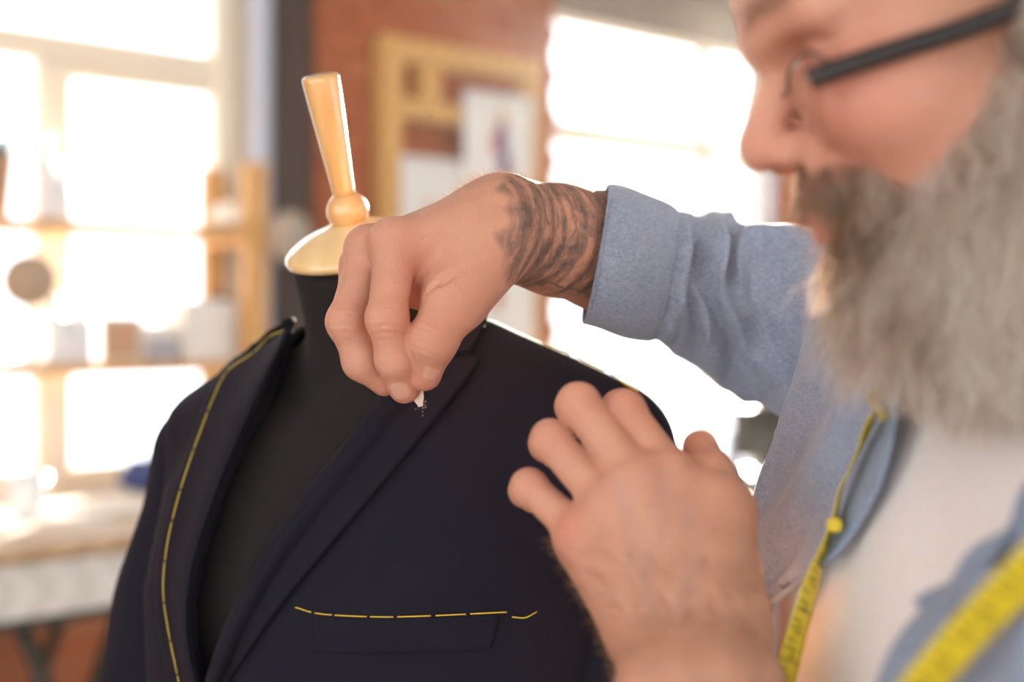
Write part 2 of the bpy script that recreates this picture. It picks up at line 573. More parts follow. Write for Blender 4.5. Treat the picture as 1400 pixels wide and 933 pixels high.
def wall_mat():
    m, nt, b = new_mat('far_brickwork')
    co = objco(nt)
    dp = nt.nodes.new('ShaderNodeVectorMath'); dp.operation = 'DOT_PRODUCT'; dp.inputs[1].default_value = tuple(WD)
    nt.links.new(co, dp.inputs[0])
    sp = nt.nodes.new('ShaderNodeSeparateXYZ'); nt.links.new(co, sp.inputs[0])
    cb = nt.nodes.new('ShaderNodeCombineXYZ'); nt.links.new(dp.outputs['Value'], cb.inputs[0])
    nt.links.new(math_n(nt, 'ADD', sp.outputs[2], -1.03+.075*20-.005), cb.inputs[1])
    bt = nt.nodes.new('ShaderNodeTexBrick'); nt.links.new(cb.outputs[0], bt.inputs['Vector'])
    bt.inputs['Scale'].default_value = 1; bt.inputs['Brick Width'].default_value = .25; bt.inputs['Row Height'].default_value = .075
    bt.inputs['Mortar Size'].default_value = .005
    bt.inputs['Color1'].default_value = (.44, .12, .045, 1); bt.inputs['Color2'].default_value = (.58, .20, .075, 1); bt.inputs['Mortar'].default_value = (.40, .20, .11, 1)
    c = mix_rgb(nt, math_n(nt, 'MULTIPLY', noise(nt, 30, 4), .5), bt.outputs['Color'], (.26, .09, .05))
    nt.links.new(c, b.inputs['Base Color']); b.inputs['Roughness'].default_value = .9
    bump(nt, b, math_n(nt, 'SUBTRACT', noise(nt, 90, 4), bt.outputs['Fac']), .6, .006)
    return m
M['far_brick'] = wall_mat()
wall_back = wall_with('wall_back', M['far_brick'], [
    (T0, w1a, -.07, 0, 0, H), (w1a, w1b, -.07, 0, 0, sill1), (w1a, w1b, -.07, 0, top1, H),
    (w1b, w2a, -.07, 0, 0, H),
    (w2a, w2b, -.07, 0, 0, sill2),
    (w2b, T1, -.07, 0, 0, H)])
tag(wbox(MB(), w2a, w2b, -.07, .012, top2, H).build('trim_1', M['grey_wall']), kind='structure')
# the side and rear walls, with their own tall windows
def side_wall(name, make, a0, a1, wins):
    mb = MB(); x = a0
    for (p, q) in wins:
        make(mb, x, p, 0, H); make(mb, p, q, 0, .3); make(mb, p, q, 3.12, H); x = q
    make(mb, x, a1, 0, H)
    return tag(mb.build(name, M['plaster']), kind='structure')
side_wall('wall_left', lambda mb, a, b, z0, z1: wbox(mb, T0-.3, T0, a, b, z0, z1), -.3, OFF1, [(.4, 3.5), (3.75, 7.1)])
side_wall('wall_right', lambda mb, a, b, z0, z1: wbox(mb, T1, T1+.3, a, b, z0, z1), -.3, OFF1, [])
side_wall('wall_front', lambda mb, a, b, z0, z1: wbox(mb, a, b, OFF1, OFF1+.3, z0, z1), T0-.3, T1+.3,
          [(-7.0, -4.3), (-4.05, -1.2), (-.95, 1.9), (2.15, 4.4)])

# bricks: laid one by one on the piers beside the windows
def brick_mesh(i, L):
    mb = MB()
    r = random.Random(40+i)
    a, h, dp = L/2, .0325, .016
    def j(): return r.uniform(-.0025, .0025)
    ins = .004
    p = []
    for off, k in ((0, 0), (dp*.75, 0), (dp, ins)):
        for (sx, sz) in ((-1,-1),(1,-1),(1,1),(-1,1)):
            p.append(WD*(sx*(a-k)+j()) + WN*off + UP*(sz*(h-k)+j()*.7))
    fc = []
    for lv in (0, 1):
        for q in range(4):
            fc.append((lv*4+q, lv*4+(q+1)%4, lv*4+4+(q+1)%4, lv*4+4+q))
    fc.append((8, 9, 10, 11))
    mb.add(p, fc)
    me = bpy.data.meshes.new('brick'); me.from_pydata(mb.v, [], mb.f); me.materials.append(M['brick'])
    return me
BR = {L: [brick_mesh(i, L) for i in range(4)] for L in (.24, .115)}
def lay(t0, t1, z0, z1, tooth=0.0, side=1):
    z = z0; row = 0
    while z < z1:
        x = t0 + (0 if row % 2 else -.125)
        while x < t1 - .02:
            L = .24
            xs, xe = x, x+.24
            if xe > t1 + .07 or xs < t0 - .001: L = .115
            if xs < t0 - .001: xs = t0
            o = bpy.data.objects.new('brick', random.choice(BR[L]))
            COL.objects.link(o); o.parent = wall_back
            o.location = WP(xs + L/2 + random.uniform(-.003, .003), random.uniform(-.003, .002), z + .0325)
            x += .25
        z += .075; row += 1
brick_a = wt(428)
lay(brick_a, w2a-.03, 1.03, H-.02)
lay(wt(1052), wt(1052)+.62, 1.1, 2.75)
# toothed edge of the pier beside the bright window
z = 1.03
k = 0
while z < H-.05:
    mb = MB()
    wbox(mb, w2a-.035, w2a + (.016 if k % 2 else -.004), -.07, .004, z, z+.065)
    tag(mb.build('brick', M['brick'], wall_back)); z += .075; k += 1

# window frames and panes
def window(name, bars, panes, off0=-.05, off1=-.01):
    r = empty(name, WP(bars[0][0], off0, bars[0][2]), kind='structure')
    for b in bars:
        t0, t1, z0, z1 = b[:4]; th = b[4] if len(b) > 4 else 0
        wbox(MB(), t0, t1, off0-th, off1+th, z0, z1).build('window_bar', M['window_paint'], r, bevel=.008)
    for t0, t1, z0, z1 in panes:
        wbox(MB(), t0, t1, (off0+off1)/2-.003, (off0+off1)/2+.003, z0, z1).build('pane', M['glass'], r)
    return r
def zz(px, py, off=-.01): return at(px, py, off)[1]
def tt(px, off=-.01): return wt(px, off)
m0, m1 = tt(50), tt(97)
tr0, tr1 = zz(200, 100), zz(200, 62)            # transom
sash_b = zz(150, 655); 
bars1 = [(w1a, w1b, tr0, tr1), (m0, m1, sill1, tr0, .01), (tt(292), w1b, sill1, top1, .01), (w1a, w1a+.09, sill1, top1),
         (w1a, w1b, sill1, sill1+.05), (w1a, w1b, top1-.05, top1),
         (m1, tt(292), zz(200, 119), tr0), (m0-.75, m0-.68, sill1, tr0)]
window('window_1', bars1, [(m1, tt(292), sill1+.05, zz(200, 119)), (m0-.68, m0, sill1+.05, tr0), (w1a+.09, m0-.75, sill1+.05, tr0), (w1a+.09, tt(292), tr1, top1-.05)])
c0, c1 = zz(850, 204), zz(850, 176)
bars2 = [(w2a-.08, w2a-.02, sill2, top2), (tt(959), tt(974), sill2, top2), (tt(1034), w2b, sill2, top2), (w2a, w2b, c0, c1), (w2a, w2b, sill2, sill2+.05), (w2a, w2b, top2-.03, top2)]
window('window_2', bars2, [(w2a-.02, tt(961), c1, top2-.03), (w2a-.02, tt(961), sill2+.05, c0), (tt(972), tt(1034), c1, top2-.03), (tt(972), tt(1034), sill2+.05, c0)])
# window ledges
tag(wbox(MB(), w1a, w1b, -.07, .04, sill1-.04, sill1).build('trim_2', M['window_paint'], bevel=.006), kind='structure')
tag(wbox(MB(), w2a, w2b, -.07, .04, sill2-.04, sill2).build('trim_3', M['window_paint'], bevel=.006), kind='structure')

# upright steel column and pale pipe beside the left window, and another pipe by the right one
def lab(o, l, c, **k): return tag(o, l, c, **k)
mb = MB(); ca, cb = wt(376, .1), wt(428, .1)
wbox(mb, ca, cb, .085, .1, 0, H); wbox(mb, ca, cb, 0.0, .012, 0, H); wbox(mb, (ca+cb)/2-.05, (ca+cb)/2+.05, .012, .085, 0, H)
lab(mb.build('steel_column', M['black_steel'], bevel=.003), 'dark brown steel column standing against the brick pier', 'column')
def pipe(px, off, r, label):
    t = wt(px, off)
    root = empty('heating_pipe', WP(t, off, 0), label, 'pipe')
    MB().tube([WP(t, off, 0), WP(t, off, H)], r, 18, False).build('tube', M['bluegrey'], root, True)
    for z in (.4, 1.72, 2.7):
        MB().tube([WP(t, off, z), WP(t, off, z+.04)], r+.006, 18).build('clamp', M['bluegrey'], root, True)
    return root
pipe(355, .06, .038, 'pale blue-grey pipe running up beside the left window frame')
pipe(1050, .04, .024, 'pale blue-grey pipe beyond the sunny window, close to the bearded face')
tag(wbox(MB(), w1b, wt(377), -.01, .006, 0, H).build('trim_4', M['plaster']), kind='structure')

# ------------------------------------------------------------------ wooden rack with sketches on the brick pier
def wbar(name, mat, parent, px0, px1, py0, py1, ref, off0, off1, bev=.004):
    """bar on the wall plane, from pixel extents measured at column ref"""
    t0, t1 = wt(px0, off1), wt(px1, off1)
    z0, z1 = at(ref, py1, off1)[1], at(ref, py0, off1)[1]
    return wbox(MB(), t0, t1, off0, off1, z0, z1).build(name, mat, parent, bevel=bev)
o0, o1 = .02, .085
rack = empty('wall_rack', WP(wt(525, o1), o0, 1.2), 'pine lattice rack fixed to the brick pier, sketches pinned on it', 'rack')
zt = at(540, 48, o1)[1]; zb = 1.05
ta, tb = wt(524, o1), wt(741, o1)
pw = wt(551, o1)-ta
wbox(MB(), ta, ta+pw, o0, o1, zb, zt).build('stile', M['pine'], rack, bevel=.004)
wbox(MB(), tb-pw*.95, tb, o0, o1, zb, zt).build('stile', M['pine'], rack, bevel=.004)
wbox(MB(), ta+pw, tb-pw*.95, o0, o1-.004, zt-.075, zt).build('rail', M['pine'], rack, bevel=.004)
zr = at(590, 137, o1)[1]; zr2 = at(590, 165, o1)[1]
wbox(MB(), ta+pw, tb-pw*.95, o0, o1-.004, zr2, zr).build('rail', M['pine'], rack, bevel=.004)
ms, me_ = wt(580, o1), wt(607, o1)
wbox(MB(), ms, me_, o0, o1-.008, zr, zt-.075).build('stile', M['pine'], rack, bevel=.003)
wbox(MB(), ta+pw, tb-pw*.95, o0, o1-.004, zr2-.62, zr2-.55).build('rail', M['pine'], rack, bevel=.004)
wbox(MB(), ta+pw, tb-pw*.95, o0, o1-.004, zb, zb+.07).build('rail', M['pine'], rack, bevel=.004)

def sheet(name, label, px0, px1, py0, py1, ref, off, blobs=(), group=None):
    t0, t1 = wt(px0, off), wt(px1, off)
    z0, z1 = at(ref, py1, off)[1], at(ref, py0, off)[1]
    r = empty(name, WP((t0+t1)/2, off, z0), label, 'drawing', group)
    # slightly bowed page
    n = 9
    G = np.array([[WP(t0+(t1-t0)*i/(n-1), off+.006*math.sin(math.pi*i/(n-1)), z0+(z1-z0)*j/4) for j in range(5)] for i in range(n)])
    grid_obj('page', G, M['paper'], r, .0012)
    for (u, v, ru, rv, mat) in blobs:
        # painted patch of the drawing: a thin raised film of paint
        k = 18; pts = []
        for q in range(k):
            th = 2*math.pi*q/k; rr = 1 + .18*math.sin(3*th+u*9)
            uu, vv = u+ru*rr*math.cos(th), v+rv*rr*math.sin(th)
            pts.append(WP(t0+(t1-t0)*uu, off+.0075+.006*math.sin(math.pi*uu), z0+(z1-z0)*vv))
        mesh_obj('paint', pts, [tuple(range(k))], M[mat], r, False)
    return r
sheet('fashion_sketch', 'page with a violet dressed figure sketch pinned high on the pine rack', 634, 728, 128, 300, 680, .095,
      [(.52, .62, .07, .16, 'purple'), (.56, .40, .09, .12, 'purple'), (.42, .60, .05, .12, 'rose'), (.50, .83, .05, .045, 'ochre'), (.60, .25, .05, .10, 'ochre'), (.47, .74, .04, .05, 'skin_pigment')])
sheet('fashion_sketch', 'plain pale page on the pine rack, left of the violet figure sketch', 548, 634, 216, 345, 590, .092,
      [(.4, .35, .05, .2, 'skin_pigment')])
sheet('fashion_sketch', 'page with a red smudged figure, seen below the tattooed forearm', 634, 731, 318, 470, 680, .098,
      [(.42, .44, .07, .15, 'rose'), (.40, .66, .05, .07, 'skin_pigment')])

# ------------------------------------------------------------------ cutting table under the left window
zt_ = at(100, 742, .8)[1]
tl, tr_ = wt(-260, .8), wt(330, .8)
table = empty('cutting_table', WP((tl+tr_)/2, .4, 0), 'long pale cutting table under the left window with dark trestle legs', 'table')
wbox(MB(), tl, tr_, .06, .8, zt_-.03, zt_-.006).build('table_top', M['table_edge'], table, bevel=.003)
wbox(MB(), tl+.005, tr_-.005, .065, .795, zt_-.006, zt_).build('table_cover', M['table_top'], table, bevel=.001)
wbox(MB(), tl, tr_, .70, .785, zt_-.145, zt_-.034).build('apron', M['board'], table, bevel=.004)
wbox(MB(), tl, tr_, .74, .785, zt_-.165, zt_-.147).build('rail', M['iron'], table)
wbox(MB(), tl, tr_, .10, .14, zt_-.165, zt_-.034).build('rail', M['iron'], table)
for tm in (wt(30, .76), wt(165, .76), wt(-170, .76), wt(300, .76)):
    for (o_, sgn) in ((.76, 1), (.12, 1)):
        mb = MB()
        s = .35 if tm < wt(100, .76) else -.35
        mb.tube([WP(tm, o_, zt_-.165), WP(tm+s, o_, 0)], .018, 8).build('leg', M['iron'], table, True)
# papers and things on the table
def flat_sheet(px, py, off_, w, d, rot, mat, name, label, cat, th=.004):
    t, z, Y = at(px, py, off_)
    c = WP(t, off_, zt_ + th/2 + .0005)
    ca_, sa = math.cos(rot), math.sin(rot)
    a = WD*ca_ + WN*sa; b = -WD*sa + WN*ca_
    return lab(MB().obb(c, a*w/2, b*d/2, UP*th/2).build(name, M[mat], bevel=.001), label, cat)
flat_sheet(20, 715, .5, .38, .28, .2, 'paper', 'pattern_paper', 'cream pattern paper spread on the cutting table, left of the cloth', 'paper')
flat_sheet(142, 705, .42, .26, .24, -.15, 'linen', 'folded_linen', 'folded white linen cloth lying on the cutting table', 'cloth', .018)
mb = MB()
t, z, Y = at(38, 690, .46)
mug = empty('white_cup', WP(t, .46, zt_), 'white flared cup standing on the left end of the cutting table', 'cup')
MB().lathe(WP(t, .46, zt_+.006), UP, [(.001,.001),(.026,0),(.032,.004),(.040,.06),(.044,.10),(.041,.10),(.037,.06),(.029,.008),(.001,.007)], 24).build('bowl', M['white'], mug, True)
MB().tube([WP(t-.036, .46, zt_+.03), WP(t-.062, .46, zt_+.045), WP(t-.066, .46, zt_+.07), WP(t-.044, .46, zt_+.088)], .005, 8).build('handle', M['white'], mug, True)
t, z, Y = at(192, 668, .3)
# crumpled blue cloth
bc = WP(t+.095, .28, zt_+.052)
def f_blue(p):
    d = ell(p, bc, (.13, .09, .05))
    return d + .012*np.sin(p[:,0]*70+p[:,2]*50)*np.cos(p[:,1]*60)
v, q = sdf_mesh(f_blue, bc-.17, bc+.17, .01)
lab(mesh_obj('blue_cloth_heap', v, q, M['blue_cloth']), 'crumpled dark blue cloth on the cutting table beside the jacket', 'cloth')

# ------------------------------------------------------------------ open pine shelves standing on the table, before the window
so0, so1 = .10, .27
shelf = empty('shelf_unit', WP(wt(150, .2), .2, zt_), 'open pine shelf unit standing before the left window', 'shelf')
pa, pb = wt(338, so1), wt(367, so1)
zs1 = at(150, 304, so1)[1]; zs2 = at(200, 497, so1)[1]
ztp = at(352, 222, so1)[1]
wbox(MB(), pa, pb, so1-.035, so1, zt_, ztp).build('post', M['shelf_wood'], shelf, bevel=.003)
wbox(MB(), pa, pb, so0-.07, so0-.035, zt_, ztp).build('post', M['shelf_wood'], shelf, bevel=.003)
wbox(MB(), pa+.003, pb-.003, so0-.035, so1-.035, zs1-.045, zs1-.025).build('bracket', M['shelf_wood'], shelf, bevel=.002)
wbox(MB(), pa+.003, pb-.003, so0-.035, so1-.035, zs2-.045, zs2-.025).build('bracket', M['shelf_wood'], shelf, bevel=.002)
sl = wt(-250, so1)
wbox(MB(), sl, pa, so0-.05, so1, zs1-.025, zs1).build('shelf_board', M['shelf_wood'], shelf, bevel=.002)
wbox(MB(), sl, pa, so0-.05, so1, zs2-.025, zs2).build('shelf_board', M['shelf_wood'], shelf, bevel=.002)
wbox(MB(), sl-.04, sl, so1-.035, so1, zt_, ztp).build('post', M['shelf_wood'], shelf, bevel=.003)
wbox(MB(), sl-.04, sl, so0-.07, so0-.035, zt_, ztp).build('post', M['shelf_wood'], shelf, bevel=.003)

def lathe_thing(name, label, cat, px, off, z, prof, mat, parts=()):
    t = wt(px, off)
    r = empty(name, WP(t, off, z), label, cat)
    MB().lathe(WP(t, off, z), UP, prof, 24).build('body', M[mat], r, True)
    for (pn, pp, pm) in parts:
        MB().lathe(WP(t, off, z), UP, pp, 20).build(pn, M[pm], r, True)
    return r
# upper shelf
lathe_thing('glue_bottle', 'tall white bottle with a narrow cap on the upper shelf, nearest the plant', 'bottle', 62, .19, zs1,
            [(.001,0),(.026,0),(.028,.005),(.028,.135),(.022,.16),(.011,.175),(.011,.19),(.001,.19)], 'white',
            [('cap', [(.001,.188),(.014,.188),(.012,.215),(.001,.217)], 'white')])
lathe_thing('glue_bottle', 'short white bottle on the upper shelf, right of the tall one', 'bottle', 88, .2, zs1,
            [(.001,0),(.021,0),(.022,.004),(.022,.09),(.016,.11),(.009,.12),(.009,.13),(.001,.13)], 'white',
            [('cap', [(.001,.129),(.011,.129),(.009,.15),(.001,.151)], 'white')])
tp = wt(-8, .19)
plant = empty('potted_plant', WP(tp, .19, zs1), 'small green plant in a clay pot at the far left of the upper shelf', 'plant')
MB().lathe(WP(tp, .19, zs1), UP, [(.001,0),(.032,0),(.044,.13),(.048,.13),(.048,.15),(.042,.15),(.04,.12),(.001,.12)], 24).build('pot', M['terracotta'], plant, True)
for k in range(34):
    a = k*2.4; l = .05+.05*random.random(); el = .2+.9*random.random()
    b0 = WP(tp, .19, zs1+.13); dr = WD*math.cos(a)*math.cos(el)+WN*math.sin(a)*math.cos(el)+UP*math.sin(el)
    sd = unit(np.cross(dr, UP))
    tip = b0+dr*l*1.2 - UP*.02
    mid = b0+dr*l*.7+UP*.008
    mesh_obj('leaf', [b0, mid-sd*.014, tip, mid+sd*.014, mid-UP*.003], [(0,1,4),(1,2,4),(2,3,4),(3,0,4)], M['leaf'], plant, True)
# folded white cloth with a brown spool at the right end of the upper shelf
ft, fo = wt(318, .17), .17
def f_fold(p):
    c = WP(ft, fo, zs1+.035)
    q = np.stack([(p-c)@WD, (p-c)@WN, (p-c)[:,2]], 1)
    d = ell(q, (0,0,0), (.062,.07,.04))
    return smax(d + .004*np.sin(q[:,2]*160+q[:,0]*20), -(q[:,2]+.033), .01)
v, q = sdf_mesh(f_fold, WP(ft, fo, zs1+.035)-.11, WP(ft, fo, zs1+.035)+.11, .006)
lab(mesh_obj('folded_cloth', v, q, M['linen']), 'bundle of cream cloth at the right end of the upper shelf', 'cloth')
t = wt(312, .1)
sp = empty('thread_spool', WP(t, .075, zs1), 'brown wooden spool behind the cream cloth bundle on the upper shelf', 'spool')
MB().lathe(WP(t, .075, zs1), UP, [(.001,0),(.03,0),(.03,.01),(.014,.014),(.014,.10),(.026,.104),(.026,.112),(.001,.112)], 20).build('core', M['shelf_wood'], sp, True)
MB().lathe(WP(t, .075, zs1), UP, [(.015,.016),(.022,.03),(.022,.085),(.015,.098)], 20).build('thread', M['brown_box'], sp, True)
# round mirror on the table edge, before the window
t, z, Y = at(40, 384, .2)
rm = 37/F*Y
mir = empty('table_mirror', WP(t, .2, zs2), 'round tan-backed mirror on a stand, before the left window', 'mirror')
fd = unit(-WP(t, .2, z)+np.array([0,0,CAMZ])); fd = unit(fd - UP*.1)
MB().lathe(WP(t, .2, z)-fd*.006, fd, [(.001,0),(rm-.003,0),(rm,.003),(rm,.009),(rm-.004,.012),(.001,.0125)], 40).build('disc', M['tan'], mir, True)
MB().tube([WP(t, .19, zs2+.01), WP(t, .19, z-rm+.004)], .006, 10).build('stem', M['white'], mir, True)
MB().lathe(WP(t, .19, zs2), UP, [(.001,0),(.05,0),(.05,.006),(.012,.014),(.001,.015)], 28).build('base', M['white'], mir, True)
# lower shelf
def boxthing(name, label, cat, px0, px1, py0, off0, off1, mat, zb_, extra=None):
    t0, t1 = wt(px0, off1), wt(px1, off1); z1 = at((px0+px1)/2, py0, off1)[1]
    r = empty(name, WP((t0+t1)/2, (off0+off1)/2, zb_), label, cat)
    wbox(MB(), t0, t1, off0, off1, zb_, z1).build('body', M[mat], r, bevel=.003)
    if extra: extra(r, t0, t1, off0, off1, zb_, z1)
    return r
def ex_pic(r, t0, t1, a, b, z0, z1):
    w, h = t1-t0, z1-z0
    wbox(MB(), t0+.01, t1-.01, b, b+.002, z0+.01, z1-.01).build('print', M['brown_box'], r)
    pts = [WP(t0+w*(.5+.13*math.cos(q*.35)), b+.004, z0+h*(.58+.3*math.sin(q*.35))) for q in range(18)]
    mesh_obj('figure', pts, [tuple(range(18))], M['skin_pigment'], r, False)
boxthing('postcard', 'tan picture card with a reddish figure on the lower shelf', 'picture', 136, 196, 432, .16, .172, 'paper', zs2, ex_pic)
def ex_lid(r, t0, t1, a, b, z0, z1):
    wbox(MB(), t0-.004, t1+.004, a-.004, b+.004, z1-.03, z1+.003).build('lid', M['paper'], r, bevel=.002)
boxthing('card_box', 'cream lidded box at the right end of the lower shelf', 'box', 252, 326, 412, .08, .2, 'paper', zs2, ex_lid)
boxthing('card_box', 'small grey-blue box between the picture card and the cream box', 'box', 206, 242, 446, .12, .2, 'grey_box', zs2, ex_lid)
for px_, h_, r_, nm in ((72, .17, .026, 'tallest clear-white jar on the lower shelf, by the mirror'), (92, .12, .026, 'middle white jar on the lower shelf, between its taller and shorter neighbours'), (114, .15, .022, 'white jar on the lower shelf beside the tan picture card')):
    lathe_thing('storage_jar', nm, 'jar', px_, .18, zs2, [(.001,0),(r_,0),(r_+.002,.004),(r_+.002,h_*.72),(r_*.7,h_*.8),(r_*.7,h_*.84),(.001,h_*.84)], 'white',
                [('lid', [(.001,h_*.83),(r_*.8,h_*.83),(r_*.8,h_),(.001,h_)], 'white')])
t, z, Y = at(315, 412, .2)
dk = WP(t, .14, z)
v, q = sdf_mesh(lambda p: ell(p, dk - UP*.008, (.045,.04,.026)) + .004*np.sin(p[:,0]*150)*np.sin(p[:,2]*140), dk-.08, dk+.08, .006)
lab(mesh_obj('dark_cap', v, q, M['iron']), 'small dark cap lying on the cream box', 'cap')
# dried moss ball on a thin stand, before the steel column
t, z, Y = at(396, 324, .3)
bl = empty('ball_finial_stand', WP(t, .3, 0), 'pale mottled ball on a thin dark stand before the steel column', 'ornament')
bcn = WP(t, .3, z); rb = 31/F*Y
v, q = sdf_mesh(lambda p: ell(p, bcn, (rb,rb,rb*1.18)) + .004*np.sin(p[:,0]*170)*np.sin(p[:,1]*160+1)*np.sin(p[:,2]*150), bcn-.12, bcn+.12, .006)
mesh_obj('ball', v, q, M['globe'], bl)
MB().tube([WP(t,.3,.02), WP(t,.3,z-rb)], .009, 8).build('stem', M['iron'], bl, True)
MB().lathe(WP(t,.3,0), UP, [(.001,0),(.13,0),(.13,.012),(.02,.025),(.001,.026)], 28).build('base', M['iron'], bl, True)

# ------------------------------------------------------------------ side table with a sewing machine under the sunny window
zt2 = at(950, 692, .6)[1]
ta2, tb2 = wt(850, .6), wt(1120, .6)
tb_ = empty('sewing_table', WP((ta2+tb2)/2, .35, 0), 'white-topped sewing table under the sunny window, behind the sleeve', 'table')
wbox(MB(), ta2, tb2, .06, .62, zt2-.035, zt2).build('table_top', M['board'], tb_, bevel=.003)
for tq in (ta2+.06, tb2-.06):
    for oq in (.1, .57): wbox(MB(), tq-.022, tq+.022, oq-.022, oq+.022, 0, zt2-.035).build('leg', M['board'], tb_)
t = wt(1052, .4)
sm = empty('sewing_machine', WP(t, .4, zt2), 'dark sewing machine on the white table, seen between sleeve and thumb', 'sewing machine')
wbox(MB(), t-.19, t+.17, .33, .47, zt2, zt2+.05).build('bed', M['iron'], sm, bevel=.01)
wbox(MB(), t-.02, t+.06, .35, .45, zt2+.05, zt2+.24).build('pillar', M['iron'], sm, bevel=.012)
wbox(MB(), t-.19, t+.06, .36, .44, zt2+.20, zt2+.29).build('arm', M['iron'], sm, bevel=.015)
wbox(MB(), t-.19, t-.13, .36, .44, zt2+.10, zt2+.21).build('head', M['iron'], sm, bevel=.01)
MB().lathe(WP(t+.06, .4, zt2+.24), WD, [(.001,0),(.03,0),(.05,.008),(.05,.02),(.03,.028),(.001,.03)], 24).build('hand_wheel', M['bluegrey'], sm, True)
lathe_thing('thread_cone', 'pale beige thread cone on the white sewing table', 'thread', 866, .3, zt2, [(.001,0),(.035,0),(.035,.006),(.03,.012),(.016,.16),(.008,.165),(.001,.166)], 'linen')
lathe_thing('thread_cone', 'lilac thread cone beside the sewing machine', 'thread', 1000, .25, zt2, [(.001,0),(.04,0),(.04,.006),(.034,.012),(.018,.18),(.009,.185),(.001,.186)], 'bluegrey')

# ------------------------------------------------------------------ the dress form and the jacket
TH = math.radians(28)
JO = P(540, 440, 1.05)
JL = np.array([math.cos(TH), -math.sin(TH), 0]); JF = np.array([-math.sin(TH), -math.cos(TH), 0])
def jl(p):
    q = p - JO
    return np.stack([q@JL, q@JF, q[:,2]], 1)
def jw(l, f, z): return JO + JL*l + JF*f + UP*z

_TZ = np.array([-.75, -.60, -.44, -.30, -.20, -.13, -.07, -.03])
_TA = np.array([.205, .200, .178, .185, .186, .172, .140, .100])
_TB = np.array([.125, .120, .104, .118, .124, .110, .080, .055])
def torso(p, grow=0.0):
    q = jl(p)
    z = q[:,2]
    a = np.interp(z, _TZ, _TA); b = np.interp(z, _TZ, _TB)
    e = 2.35
    f = q[:,1] - .006
    r = ((np.abs(q[:,0])/a)**e + (np.abs(f)/b)**e)**(1/e)
    d = (r-1)*b*.92
    d = smax(d, z + .045, .04)
    d = smax(d, -(z + .74), .01)
    for s in (-1, 1):
        d = smin(d, rc(q, (s*.06, -.008, -.045), (s*.165, -.008, -.098 if s < 0 else -.089), .043, .044), .035)
    return d - grow

form = empty('dress_form', (JO[0], JO[1], 0), 'black jersey tailor dummy with varnished wooden neck cap and handle', 'mannequin')
CAP = P(487, 347, 1.012); HTOP = P(436, 97, .972)
CAX = unit(HTOP - CAP)
nb0 = jw(0, -.012, -.06)
def f_form(p):
    d = torso(p, -.006)
    d = smin(d, rc(p, nb0, CAP - CAX*.012, .060, .0465), .035)
    d = smax(d, (p-CAP)@CAX + .001, .004)
    return d
lo = JO + np.array([-.32, -.25, -.80]); hi = JO + np.array([.30, .25, .12])
v, q = sdf_mesh(f_form, lo, hi, .005)
mesh_obj('torso', v, q, M['form_cloth'], form)
MB().lathe(CAP, CAX, [(.001,.0),(.049,.0),(.0505,.003),(.0495,.006),(.046,.0095),(.038,.0145),(.028,.0185),(.018,.0215),(.0135,.024),(.001,.0245)], 48).build('neck_cap', M['cap_wood'], form, True)
MB().lathe(CAP, CAX, [(.001,.022),(.0105,.022),(.0135,.026),(.0148,.031),(.0140,.0365),(.0112,.041),(.0085,.0435),(.001,.044)], 36).build('knob', M['form_wood'], form, True)
MB().lathe(CAP, CAX, [(.001,.0425),(.0075,.0425),(.0078,.048),(.0095,.075),(.0115,.105),(.0128,.1255),(.0124,.1275),(.0112,.1285),(.001,.1287)], 36).build('handle', M['form_wood'], form, True)
MB().tube([jw(0,0,-.74), np.array([JO[0], JO[1], .06])], .02, 16).build('pole', M['black_steel'], form, True)
MB().lathe((JO[0], JO[1], 0), UP, [(.001,0),(.17,0),(.17,.02),(.15,.03),(.03,.06),(.001,.062)], 36).build('base', M['black_steel'], form, True)

jacket = empty('suit_jacket', (JO[0], JO[1], JO[2]-.74), 'dark navy suit jacket with yellow basting stitches on the tailor dummy', 'jacket')
# inner edges of the open front, found on the chest surface
Lin = [(404,432),(392,480),(365,545),(330,615),(300,690),(275,765),(264,830),(266,890),(276,945)]
Rin = [(640,428),(590,462),(538,520),(475,608),(402,700),(352,775),(312,858),(282,945)]
ring = np.vstack([catmull(Lin, 30), catmull(Rin, 30)[::-1]])
ringq = jl(trace(ring, lambda p: torso(p), .004))
poly = ringq[:, [0, 2]]
poly[0, 1] = .03; poly[-1, 1] = .03
def poly_sd(x, z, poly):
    n = len(poly); d = np.full(len(x), 1e9); ins = np.zeros(len(x), bool)
    for i in range(n):
        a, b = poly[i], poly[(i+1) % n]
        e = b-a; wx, wz = x-a[0], z-a[1]
        t = np.clip((wx*e[0]+wz*e[1])/max(e@e, 1e-12), 0, 1)
        d = np.minimum(d, np.hypot(wx-e[0]*t, wz-e[1]*t))
        c = ((a[1] <= z) & (b[1] > z)) | ((b[1] <= z) & (a[1] > z))
        with np.errstate(divide='ignore', invalid='ignore'):
            xi = a[0] + (z-a[1])/(b[1]-a[1] if b[1] != a[1] else 1e-9)*e[0]
        ins ^= c & (x < xi)
    return np.where(ins, -d, d)
def f_jack(p):
    q = jl(p)
    d = np.abs(torso(p) - .002) - .0035
    cut = -poly_sd(q[:,0], q[:,2], poly)
    cut = np.where(q[:,1] > 0, cut, -1)
    d = smax(d, cut, .003)
    d = smax(d, -rc(p, nb0, CAP, .068, .060), .004)
    return smax(d, -(q[:,2]+.72), .003)
v, q = sdf_mesh(f_jack, lo, hi, .0028)
mesh_obj('body', v, q, M['navy'], jacket)

